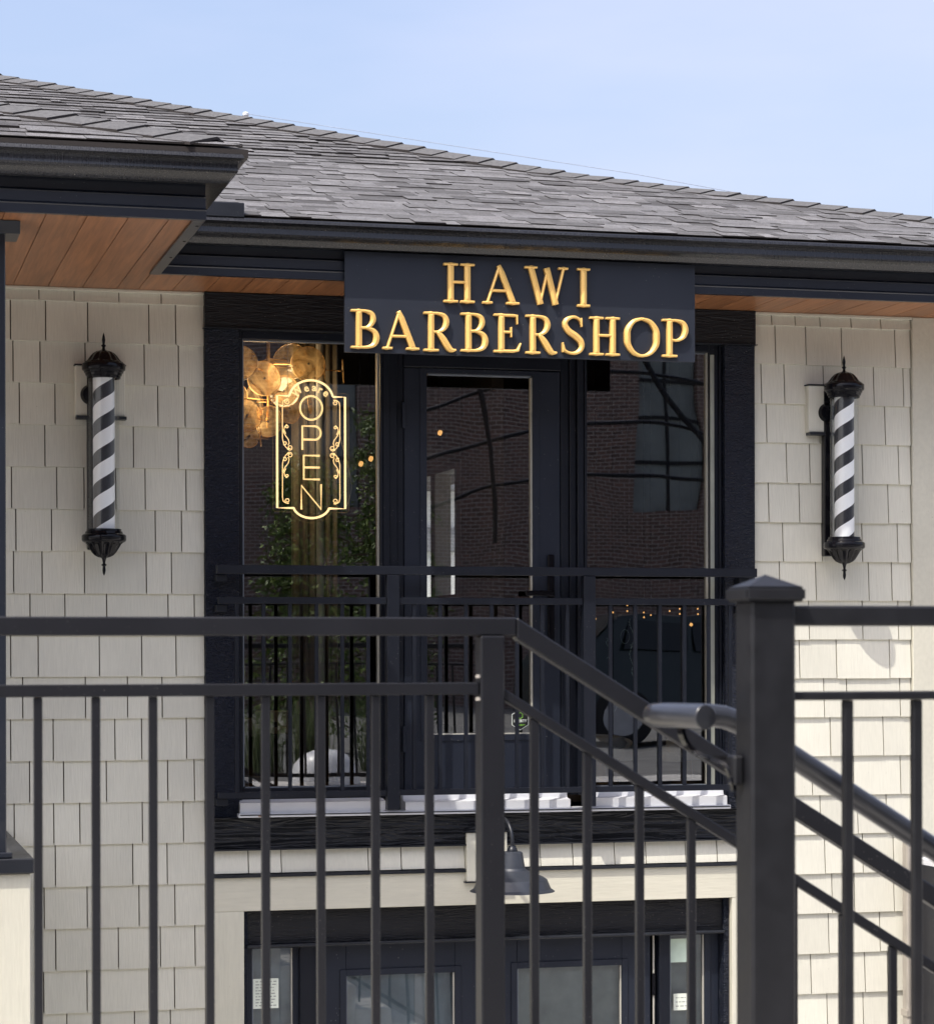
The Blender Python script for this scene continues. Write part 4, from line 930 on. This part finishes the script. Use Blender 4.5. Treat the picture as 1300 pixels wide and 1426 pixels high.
# ------------------------------------------------------------------ open sign (lit)
YO = 11.085
ns = thing('open_sign', 'lit warm neon style sign reading We are OPEN hanging in the left window', 'sign', (2.117, YO, .63))
KX, KZ = .003385/6.485, .003365/6.485
OX, OZ = 2.012, .722        # world point of crop pixel (398, 715)
def q(cx, cy): return (OX+(cx-398)*KX+.0, YO, OZ-((cy-715)-.030*(cx-398))*KZ*1.0)
OX = 2.117-(398-398)*KX; OZ = .95
OZ = .942
def arc(cx, cy, r, a0, a1, n=14, ry=None):
    ry = ry or r; return [(cx+r*math.cos(R(lerp(a0, a1, i/n))), cy-ry*math.sin(R(lerp(a0, a1, i/n)))) for i in range(n+1)]
def sh(p): return (p[0], p[1]+.030*(p[0]-398))      # local drawing is upright; q() removes the photo's skew
def neon(name, pts, r, mat, closed=False, parent=ns):
    return tube(name, [q(*sh(p)) for p in pts], r, mat, parent, 8, closed)
# frame outline (drawn in an upright frame)
out = [(92, 222), (200, 222)]+arc(398, 250, 198, 168, 12, 22, 172)+[(597, 222), (704, 222), (704, 1220), (560, 1220)]+arc(398, 1190, 165, -14, -166, 18, 118)+[(236, 1220), (92, 1220)]
neon('outline_tube', out, .0052, M['neon_core'], True)
neon('letter', arc(398, 325, 100, 0, 360, 28, 106)[:-1], .0047, M['neon'], True)
neon('letter', [(318, 700), (318, 488), (430, 488)]+arc(430, 548, 54, 85, -85, 10, 60)+[(430, 608), (330, 608)], .0047, M['neon'])
bm = bmesh.new()
for a in ([(474, 750), (330, 750), (330, 962), (474, 962)], [(330, 856), (474, 856)]): add_tube(bm, [q(*sh(p)) for p in a], .0047, 8)
bm_obj('letter', bm, M['neon'], ns, 40)
neon('letter', [(308, 1232), (308, 1018), (486, 1228), (486, 1005)], .0047, M['neon'])
def spiral(cx, cy, r0, r1, a0, turns, n=26): return [(cx+lerp(r0, r1, i/n)*math.cos(R(a0+360*turns*i/n)), cy-lerp(r0, r1, i/n)*math.sin(R(a0+360*turns*i/n))) for i in range(n+1)]
def scroll(mir):
    bm = bmesh.new()
    f = (lambda p: (796-p[0], p[1])) if mir else (lambda p: p)
    segs = []
    for vm in (False, True):
        g = (lambda p: (p[0], 1430-p[1])) if vm else (lambda p: p)
        segs += [[g(p) for p in s] for s in (
            spiral(184, 275, 26, 7, 60, 1.3)[::-1]+[(165, 256), (146, 270), (140, 300), (140, 450)],
            [(140, 450), (140, 600), (148, 640), (170, 680), (200, 702)],
            spiral(182, 495, 17, 5, 90, 1.2)[::-1]+[(160, 495), (154, 525), (170, 560)],
            [(140, 520), (165, 575), (192, 610), (200, 640), (190, 662)],
            spiral(206, 682, 26, 8, 200, 1.35), spiral(160, 642, 20, 6, 230, 1.0))]
    for s in segs: add_tube(bm, [q(*sh(f(p))) for p in s], .0022, 5)
    bm_obj('scrollwork', bm, M['neon'], ns, 60)
scroll(False); scroll(True)
def text_mesh(body, size, loc, mat, name, parent, rot=0, offset=0, extrude=.0008):
    cu = bpy.data.curves.new(name, 'FONT'); cu.body = body; cu.size = size; cu.extrude = extrude; cu.offset = offset; cu.align_x = 'CENTER'; cu.align_y = 'BOTTOM_BASELINE'; cu.resolution_u = 3
    ob = bpy.data.objects.new(name+'_curve', cu); COL.objects.link(ob); dg = bpy.context.evaluated_depsgraph_get(); me = bpy.data.meshes.new_from_object(ob.evaluated_get(dg))
    bpy.data.objects.remove(ob); me.materials.clear(); me.materials.append(mat); me.name = name
    o = bpy.data.objects.new(name, me); link(o, parent, loc); o.rotation_euler = (Matrix.Rotation(rot, 3, 'Y') @ Matrix.Rotation(R(90), 3, 'X')).to_euler(); return o
for chv, ax, ay, an in (('W', 292, 205, -42), ('e', 362, 178, -14), ('a', 424, 172, 3), ('r', 470, 187, 22), ('e', 515, 212, 40)):
    p = q(*sh((ax, ay))); text_mesh(chv, .048, p, M['neon'], 'small_letter', ns, R(an), .0012)
# acrylic backing and its edge
o2 = [(56, 240), (56, 200)]+[(60, 188), (150, 186)]+arc(398, 240, 250, 166, 14, 24, 196)+[(700, 188), (736, 200), (738, 1240), (722, 1255), (590, 1258)]+arc(398, 1200, 195, -18, -162, 18, 150)+[(205, 1256), (72, 1254), (56, 1235)]
pts = [q(*sh(p)) for p in o2]
V = [(p[0], YO+.006, p[2]) for p in pts]; mesh_obj('acrylic_backing', V, [tuple(range(len(V)))], M['acrylic'], ns)
tube('acrylic_edge', [(p[0], YO+.006, p[2]) for p in pts], .0009, M['acrylic_edge'], ns, 4, True)
chn = [(2.243, YO, 1.18+.27*i/9) for i in range(10)]
tube('hanging_chain', [(2.241+.0015*math.sin(i*2.6), YO+.003*math.cos(i*2.6), 1.16+.275*i/26) for i in range(27)], .0013, M['wire'], ns, 5)
tube('hanging_chain', [(2.006+.0015*math.sin(i*2.6), YO+.003*math.cos(i*2.6), 1.185+.25*i/26) for i in range(27)], .0012, M['wire'], ns, 5)
tube('power_lead', spline([(2.241, YO+.01, 1.16), (2.245, YO+.012, 1.08), (2.262, YO+.012, .99), (2.285, YO+.012, .91), (2.305, YO+.012, .82), (2.308, YO+.012, .77), (2.293, YO+.012, .71), (2.278, YO+.01, .682)], 5), .0011, M['cable'], ns, 5)

# ------------------------------------------------------------------ disc chandelier
ch_ = thing('disc_chandelier', 'chandelier of round amber glass discs glowing inside the left window', 'chandelier', (2.1, 12.0, 1.1))
discs = [(2.054, 12.0, 1.38, .073, 8), (1.90, 11.8, 1.43, .072, -12), (2.296, 12.1, 1.47, .075, 5), (2.235, 12.25, 1.50, .076, -20), (2.397, 12.2, 1.459, .050, 78), (2.515, 12.3, 1.463, .05, 80), (1.942, 11.85, 1.179, .068, 15),
         (2.094, 12.1, 1.175, .066, -40), (1.975, 12.0, 1.09, .048, 20), (2.25, 12.4, 1.275, .066, 30), (2.19, 12.2, 1.34, .068, -10), (2.36, 12.4, 1.30, .045, 70), (2.03, 12.15, 1.28, .07, 50), (2.12, 12.3, 1.43, .07, -50), (1.90, 12.05, 1.29, .066, -25), (2.05, 12.1, 1.10, .045, 78)]
for x, y, z, r, a in discs:
    r = r*1.2; bm = bmesh.new(); n = 32; ax = Vector((math.sin(R(a)), -math.cos(R(a)), .05)).normalized(); u = ax.cross(Vector((0, 0, 1))).normalized(); v = ax.cross(u)
    c = Vector((x, y, z)); prev = None
    for rr, h in ((0, .006), (.25, .005), (.55, .001), (.85, 0), (.97, .004), (1, .0)):
        ring = [bm.verts.new(c+ax*h+(u*math.cos(2*math.pi*k/n)+v*math.sin(2*math.pi*k/n))*r*rr*(1+.012*math.sin(3*2*math.pi*k/n+x*9))) for k in range(n)] if rr else [bm.verts.new(c+ax*h)]
        if prev:
            for k in range(n):
                bm.faces.new([prev[0], ring[k], ring[(k+1) % n]] if len(prev) == 1 else [prev[k], prev[(k+1) % n], ring[(k+1) % n], ring[k]])
        prev = ring
    do = bm_obj('glass_disc', bm, M['amber'], ch_, 60)
    bm = bmesh.new(); add_tube(bm, [c+(u*math.cos(2*math.pi*k/n)+v*math.sin(2*math.pi*k/n))*r*(1+.012*math.sin(3*2*math.pi*k/n+x*9)) for k in range(n)], .0018, 5, True); bm_obj('disc_rim', bm, M['amber_rim'], do, 60)
    bm = bmesh.new(); add_tube(bm, [c-ax*.008, c+ax*.010], .006, 10); bm_obj('disc_button', bm, M['darkleather'], do, 40)
frm = bmesh.new(); add_tube(frm, [(2.1, 12.15, 1.85), (2.1, 12.15, 1.15)], .01, 8); 
for x, y, z, r, a in discs: add_tube(frm, [(2.1, 12.15, z), (x, y+.01, z)], .003, 5)
bm_obj('chandelier_frame', frm, M['brass'], ch_, 40)
for x, y, z in ((2.16, 12.22, 1.31), (2.07, 12.22, 1.24)):
    lathe('bulb', [(0, z-.022), (.013, z-.018), (.018, z), (.012, z+.016), (0, z+.022)], x, y, M['bulb'], ch_, 14)

for lp_, le_ in (((1.99, 11.93, 1.29), 1.5), ((2.14, 12.06, 1.43), 1.6), ((2.06, 12.2, 1.19), 1.6), ((2.26, 12.28, 1.36), 1.4)):
    ld = bpy.data.lights.new('chandelier_light', 'POINT'); lo_ = bpy.data.objects.new('chandelier_light', ld); ld.energy = le_; ld.color = (1, .70, .38); ld.shadow_soft_size = .06
    link(lo_, ch_, lp_)
# ceiling spots and strings of bulbs inside
for i, (x, y, z, lab) in enumerate(((2.968, 14, 1.127, 'upper left small glowing ceiling spot seen beside the open sign'), (3.028, 14, 1.158, 'small glowing ceiling spot at the right edge of the left window'), (3.446, 14, 1.319, 'small glowing ceiling spot seen through the door glass'))):
    t = thing('spot_lamp', lab, 'lamp', (x, y, z), 'ceiling spot lamps inside')
    bm = bmesh.new(); add_tube(bm, [(x, y+.04, z+.05), (x, y, z)], .03, 14); bm_obj('lamp_body', bm, M['darkleather'], t, 40)
    bm = bmesh.new(); add_tube(bm, [(x-.004, y-.004, z-.002), (x+.004, y-.012, z-.006)], .016, 12); bm_obj('lens', bm, M['bulb_s'], t, 40)
    tube('stem', [(x, y+.02, z+.05), (x, y+.02, 1.86)], .006, M['darkleather'], t, 6)
pend = thing('bulb_cluster', 'hanging cluster of tiny warm bulbs inside behind the right window', 'lamp', (4.7, 14, .25))
for x, z, r in ((4.519, .254, .009), (4.61, .297, .008), (4.61, .262, .009), (4.715, .254, .008), (4.716, .225, .009), (4.76, .238, .008), (4.88, .263, .009), (4.945, .277, .009), (4.945, .246, .009), (5.06, .277, .009), (5.062, .245, .009), (5.018, .181, .018), (4.41, .215, .008)):
    r *= .65; lathe('bulb', [(0, z-r), (r*.8, z-r*.5), (r, z), (r*.6, z+r*.8), (0, z+r)], x, 14, M['bulb_s'], pend, 10)
    tube('wire', [(x, 14, z+r), (x, 14, 1.855)], .0015, M['darkleather'], pend, 4)

# ------------------------------------------------------------------ stickers, papers, decals
sk = thing('security_sticker', 'hexagonal black LIBERTY security sticker low on the door glass', 'sticker', (3.094, 10.99, -.31))
hx = [(0, .05), (.041, .029), (.041, -.022), (0, -.047), (-.041, -.022), (-.041, .029)]
def hexa(name, s, y, mat): return mesh_obj(name, [(3.094+a*s, y, -.308+b*s) for a, b in hx]+[(3.094+a*s, y+.001, -.308+b*s) for a, b in hx], [tuple(range(6))[::-1], tuple(range(6, 12))]+[(i, (i+1) % 6, 6+(i+1) % 6, 6+i) for i in range(6)], mat, sk)
hexa('border', 1.0, 11.002, M['sticker_w']); hexa('face', .92, 11.0005, M['sticker'])
text_mesh('LIBERTY', .0175, (3.094, 11.0, -.3165), M['sticker_w'], 'sticker_text', sk, 0, .0004, .0003)
text_mesh('SECURITY', .0105, (3.094, 11.0, -.334), M['sticker_g'], 'sticker_text', sk, 0, .0002, .0003)
bm = bmesh.new(); add_tube(bm, [(3.094+.0125*math.sin(R(60*k)), 11.0, -.286+.0145*math.cos(R(60*k))) for k in range(6)], .0018, 5, True); bm_obj('emblem', bm, M['sticker_g'], sk)
def notice(name, x0, x1, z0, z1, mat, label, lines, y=11.036):
    t = thing(name, label, 'paper', ((x0+x1)/2, y, z0))
    box('sheet', x0, x1, y, y+.0008, z0, z1, mat, t)
    bm = bmesh.new(); r = random.Random(int(x0*1000))
    n = lines
    for i in range(n):
        z = z1-(i+1)*(z1-z0)/(n+1); x = x0+.012
        while x < x1-.02:
            l = r.uniform(.004, .02)
            add_box(bm, x, min(x+l, x1-.01), y-.0006, y-.0001, z-.0016, z+.0016); x += l+r.uniform(.003, .008)
    if n: bm_obj('print', bm, M['paper_ink'], t)
    else: bm.free()
notice('paper_notice', 1.832, 1.950, -1.62, -1.483, M['paper'], 'printed white notice taped in the small left pane of the lower door', 9)
notice('paper_notice', 3.848, 3.962, -1.475, -1.362, M['paper_green'], 'blank pale green paper at the top of the lower right side pane', 0)
notice('paper_notice', 3.862, 3.955, -1.705, -1.625, M['paper'], 'small printed white slip low in the lower right side pane', 3)
# white vine decal on the right window
dc = bmesh.new(); r = random.Random(3)
for x, z0, z1 in ((3.53, -.02, .10), (3.645, -.05, .17), (3.655, -.24, -.06), (3.56, -.27, -.12)):
    pts = [(x+.010*math.sin(9*i/14+x*30), 11.004, lerp(z0, z1, i/14)) for i in range(15)]; add_tube(dc, pts, .0012, 4)
    for i in range(2, 14, 1):
        p = pts[i]; a = r.uniform(-1.3, 1.3); l = r.uniform(.008, .018)
        add_tube(dc, [p, (p[0]+l*.7*math.cos(a)*random.choice((-1, 1)), 11.004, p[2]+l*.7*math.sin(a)+.004)], [.0022, .0006], 4)
add_tube(dc, [(3.612+.022*math.cos(R(k*30)), 11.004, .085+.034*math.sin(R(k*30))) for k in range(12)], .0011, 4, True)
tag(bm_obj('vine_decal', dc, M['decal'], None), 'faint white vine decal on the lower part of the right window', 'decal')

# ------------------------------------------------------------------ overhead wire
wr = thing('overhead_wire', 'thin pale overhead wire running just above the roof hip', 'wire', (2.66, 16.27, 3.6))
tube('wire', [(2.663, 16.27, 3.655), (4.6, 13.9, 2.89), (6.258, 12.0, 2.205), (7.6, 10.6, 1.70)], .0022, M['wire'], wr, 6)
M['porcelain'] = simple('porcelain', (.6, .62, .66), .3)
lathe('insulator', [(.010, 3.61), (.02, 3.62), (.017, 3.635), (.022, 3.642), (.022, 3.656), (.014, 3.665), (0, 3.667)], 2.663, 16.27, M['porcelain'], wr, 16)
# small roof vent the wire is tied to
lathe('mast', [(.012, 3.40), (.012, 3.60)], 2.663, 16.27, M['wire'], wr, 10)

# ------------------------------------------------------------------ what stands behind the photographer (seen mirrored in the glass)
bb = thing('brick_building', 'long red brick building with tall multi pane windows across the street', 'building', (14, -34, DECK))
bm = bmesh.new()
wins = [(-14.3+8*i) for i in range(8)]
xs = -20; Y0 = -31.0
for i, wx in enumerate(wins+[46]):
    add_box(bm, xs, wx, Y0-8, Y0, DECK-.3, 13)
    xs = wx+1.5
for wx in wins:
    add_box(bm, wx, wx+1.5, Y0-8, Y0-.0, DECK-.3, 3.3); add_box(bm, wx, wx+1.5, Y0-8, Y0, 7.2, 13)
bm_obj('brick_wall', bm, M['brick'], bb)
for wx in wins:
    g = box('window', wx+.02, wx+1.48, Y0-.2, Y0-.16, 3.3, 7.2, M['brickwin'], bb)
    bm = bmesh.new(); add_box(bm, wx+.72, wx+.78, Y0-.155, Y0-.1, 3.3, 7.2)
    for z in (4.4, 5.4, 6.3): add_box(bm, wx+.02, wx+.7195, Y0-.154, Y0-.1, z-.04, z+.04); add_box(bm, wx+.7805, wx+1.48, Y0-.154, Y0-.1, z-.04, z+.04)
    bm_obj('window_bars', bm, M['rail'], g)
box('parapet', -20.2, 46.2, Y0-8.2, Y0+.15, 13, 13.4, M['concrete'], bb)
# cedar
def tree(name, x, y, z, h, rad, n, label, mat, seed):
    t = thing(name, label, 'tree', (x, y, z)); r = random.Random(seed)
    tube('trunk', [(x, y, z), (x+.05, y, z+h*.3), (x-.04, y+.05, z+h*.65), (x, y, z+h*.97)], [.13, .10, .06, .02], M['bark'], t, 10)
    V = []; F = []; limbs = bmesh.new()
    for i in range(int(n/90)):
        f = r.uniform(.12, 1); a = r.uniform(0, 6.283); L = rad*(1-f*.75)*r.uniform(.6, 1.1)+.1
        b0 = Vector((x, y, z+h*f)); dr = Vector((math.cos(a), math.sin(a), r.uniform(-.1, .35))); pts = [b0+dr*L*s+Vector((0, 0, -.35*L*s*s)) for s in (0, .35, .7, 1)]
        add_tube(limbs, pts, [.02, .015, .01, .004], 5)
        for k in range(90):
            s = r.uniform(.15, 1); p = b0+dr*L*s+Vector((0, 0, -.35*L*s*s))+Vector((r.gauss(0, .07), r.gauss(0, .07), r.gauss(-.05, .07)))
            u = Vector((r.gauss(0, 1), r.gauss(0, 1), r.gauss(-.7, .6))).normalized(); v = u.cross(Vector((r.gauss(0, 1), r.gauss(0, 1), r.gauss(0, 1)))).normalized()
            l, w_ = r.uniform(.05, .10), r.uniform(.010, .02); i0 = len(V)
            V += [p-v*w_*.4, p+u*l*.5-v*w_, p+u*l, p+u*l*.5+v*w_]; F.append((i0, i0+1, i0+2, i0+3))
    bm_obj('branches', limbs, M['bark'], t, 60); mesh_obj('crown', V, F, mat, t)
tree('cedar_tree', 4.75, -3.2, DECK, 3.1, .95, 9000, 'young cedar tree beside the walkway mirrored in the left window', M['leaf'], 5)
tree('cedar_tree', 5.9, -4.6, DECK, 3.7, .9, 8000, 'taller cedar tree mirrored beside the open sign', M['leaf'], 9)
# neighbour seen through the far window
sh_ = thing('white_outbuilding', 'white clad outbuilding seen through the far window of the shop', 'building', (10, 40, -.7))
box('wall', 5, 20, 39, 44, -.7, 2.7, M['shedw'], sh_); box('band', 4.98, 20.02, 38.9, 38.999, 1.7, 2.1, M['shedg'], sh_, .01)
box('roof', 4.7, 20.3, 38.6, 44.3, 2.701, 2.85, M['shedg'], sh_, .02)
for i in range(30): box('batten', 5.2+.5*i, 5.24+.5*i, 38.96, 38.999, -.7, 1.69, M['shedw'], sh_)
V = []; F = []; r = random.Random(2)
for k in range(9000):
    p = Vector((r.uniform(2, 24), 46+r.uniform(-.8, .8), -.7+6.2*math.sqrt(r.random()))); u = Vector((r.gauss(0, 1), r.gauss(0, 1), r.gauss(0, 1))).normalized(); v = u.cross(Vector((0, .3, 1))).normalized(); i0 = len(V); s = r.uniform(.1, .22)
    V += [p-v*s*.4, p+u*s*.5-v*s*.5, p+u*s, p+u*s*.5+v*s*.5]; F.append((i0, i0+1, i0+2, i0+3))
hg = mesh_obj('tree_belt', V, F, M['hedge']); hg['kind'] = 'stuff'
struct(box('yard', 5.9, 60, 20, 120, -3.4, -.72, M['concrete']))
print('objects', len(bpy.data.objects))

# ------------------------------------------------------------------ parked car and grasses mirrored low in the glass
M['carpaint'] = simple('dark_car_paint', (.012, .022, .024), .18, .2, .05, 2, 0, coat=.5)
M['carglass'] = simple('car_glass', (.015, .02, .022), .06, 0, .05, 2, 0)
M['rubber'] = simple('tyre_rubber', (.02, .02, .02), .8)
M['redlamp'] = simple('red_lamp', (.5, .02, .015), .3)
car = thing('parked_car', 'dark green parked car behind the walkway mirrored in the right window', 'car', (9.2, -4.6, DECK))
cx0, cy0, cz0 = 7.6, -5.5, DECK
prof = [(0, .35), (.02, .75), (.12, 1.0), (.45, 1.08), (.75, 1.40), (1.1, 1.47), (2.2, 1.46), (2.9, 1.05), (4.1, .93), (4.35, .75), (4.38, .35)]
bm = bmesh.new(); L0 = []; L1 = []
for i, (x, z) in enumerate(prof):
    ins = .16 if z > 1.2 else (.05 if z > .9 else 0)
    L0.append(bm.verts.new((cx0+x, cy0+ins, cz0+z))); L1.append(bm.verts.new((cx0+x, cy0+1.8-ins, cz0+z)))
for i in range(len(prof)-1): bm.faces.new([L0[i], L0[i+1], L1[i+1], L1[i]])
bm.faces.new(L0); bm.faces.new(L1[::-1]); bm.faces.new([L0[0], L1[0], L1[-1], L0[-1]])
bmesh.ops.bevel(bm, geom=list(bm.edges), offset=.04, segments=2, affect='EDGES')
bm_obj('body', bm, M['carpaint'], car, 50)
for a, b_ in ((.78, 1.62), (1.68, 2.45)):
    mesh_obj('side_window', [(cx0+a+.02, cy0+1.775, cz0+1.06), (cx0+b_+.12*(a > 1), cy0+1.775, cz0+1.06), (cx0+b_-.2*(a > 1), cy0+1.668, cz0+1.38), (cx0+a+.12*(a < 1), cy0+1.668, cz0+1.38)], [(0, 1, 2, 3)], M['carglass'], car)
for wx in (.8, 3.55):
    for wy in (cy0+.1, cy0+1.62):
        bm = bmesh.new(); add_tube(bm, [(cx0+wx, wy, cz0+.32), (cx0+wx, wy+.2, cz0+.32)], .32, 24); wh = bm_obj('wheel', bm, M['rubber'], car, 40)
        bm = bmesh.new(); add_tube(bm, [(cx0+wx, wy-.005, cz0+.32), (cx0+wx, wy+.205, cz0+.32)], .2, 16); bm_obj('rim', bm, M['palegrey'], wh, 40)
box('tail_lamp', cx0-.01, cx0+.1, cy0+1.55, cy0+1.76, cz0+.78, cz0+.95, M['redlamp'], car, .01)
box('head_lamp', cx0+4.2, cx0+4.37, cy0+1.5, cy0+1.74, cz0+.68, cz0+.80, M['white'], car, .01)
M['grass'] = leaf_mat('grass_blade', (.06, .10, .04), (.28, .32, .14))
r = random.Random(11)
for gx, gy, lab in ((3.55, 1.2, 'ornamental grass clump mirrored at the left edge of the left window'), (4.05, .7, 'ornamental grass clump mirrored in the middle of the left window'), (4.6, .9, 'ornamental grass clump mirrored at the right of the left window')):
    V = []; F = []
    for k in range(420):
        a = r.uniform(0, 6.28); b0 = Vector((gx+r.gauss(0, .07), gy+r.gauss(0, .07), DECK)); h = r.uniform(.35, .85); l = r.uniform(.05, .38)
        s_ = Vector((-math.sin(a), math.cos(a), 0))*.004; d_ = Vector((math.cos(a), math.sin(a), 0)); i0 = len(V)
        for t_ in (0, .5, 1): p = b0+d_*l*t_*t_+Vector((0, 0, h*(t_-.25*t_*t_))); V += [p-s_*(1-t_*.9), p+s_*(1-t_*.9)]
        F += [(i0, i0+1, i0+3, i0+2), (i0+2, i0+3, i0+5, i0+4)]
    tag(mesh_obj('grass_clump', V, F, M['grass']), lab, 'plant', 'grass clumps along the walkway')

M['dome_white'] = simple('white_dome_glaze', (.85, .85, .84), .3)  # white dome added only to give a pale reflection low in the left pane
for px_, py_, rr, lab in ((3.72, 3.0, .27, 'white dome added for the pale reflection low in the left window'),):
    o = lathe('white_dome', [(0, DECK+.28), (rr*.35, DECK+.27), (rr*.65, DECK+.235), (rr*.88, DECK+.16), (rr, DECK+.05), (rr, DECK)], px_, py_, M['dome_white'], None, 32)
    tag(o, lab, 'bollard')

pg = thing('arched_trellis', 'dark steel arched trellis frame behind the parking lot mirrored in the right window', 'trellis', (11.2, -12, DECK))
for gx in (7.6, 14.6): box('post', gx-.06, gx+.06, -12.06, -11.94, DECK-.12, 3.2, M['rail'], pg, .01)
for z0_, pk in ((1.9, .75), (2.55, .85), (3.2, .95)):
    tube('hoop', [(lerp(7.6, 14.6, i/24), -12, z0_+pk*(1-((i-12)/12)**2)) for i in range(25)], .030, M['rail'], pg, 8)
tube('brace', [(11.0, -11.9, 5.0), (11.7, -11.9, 3.9), (12.4, -11.9, 3.0), (13.4, -11.9, 1.4)], .05, M['rail'], pg, 8)
tube('brace', [(8.6, -11.9, 5.0), (8.9, -11.9, 3.9), (9.1, -11.9, 3.0), (9.2, -11.9, 1.6)], .032, M['rail'], pg, 8)
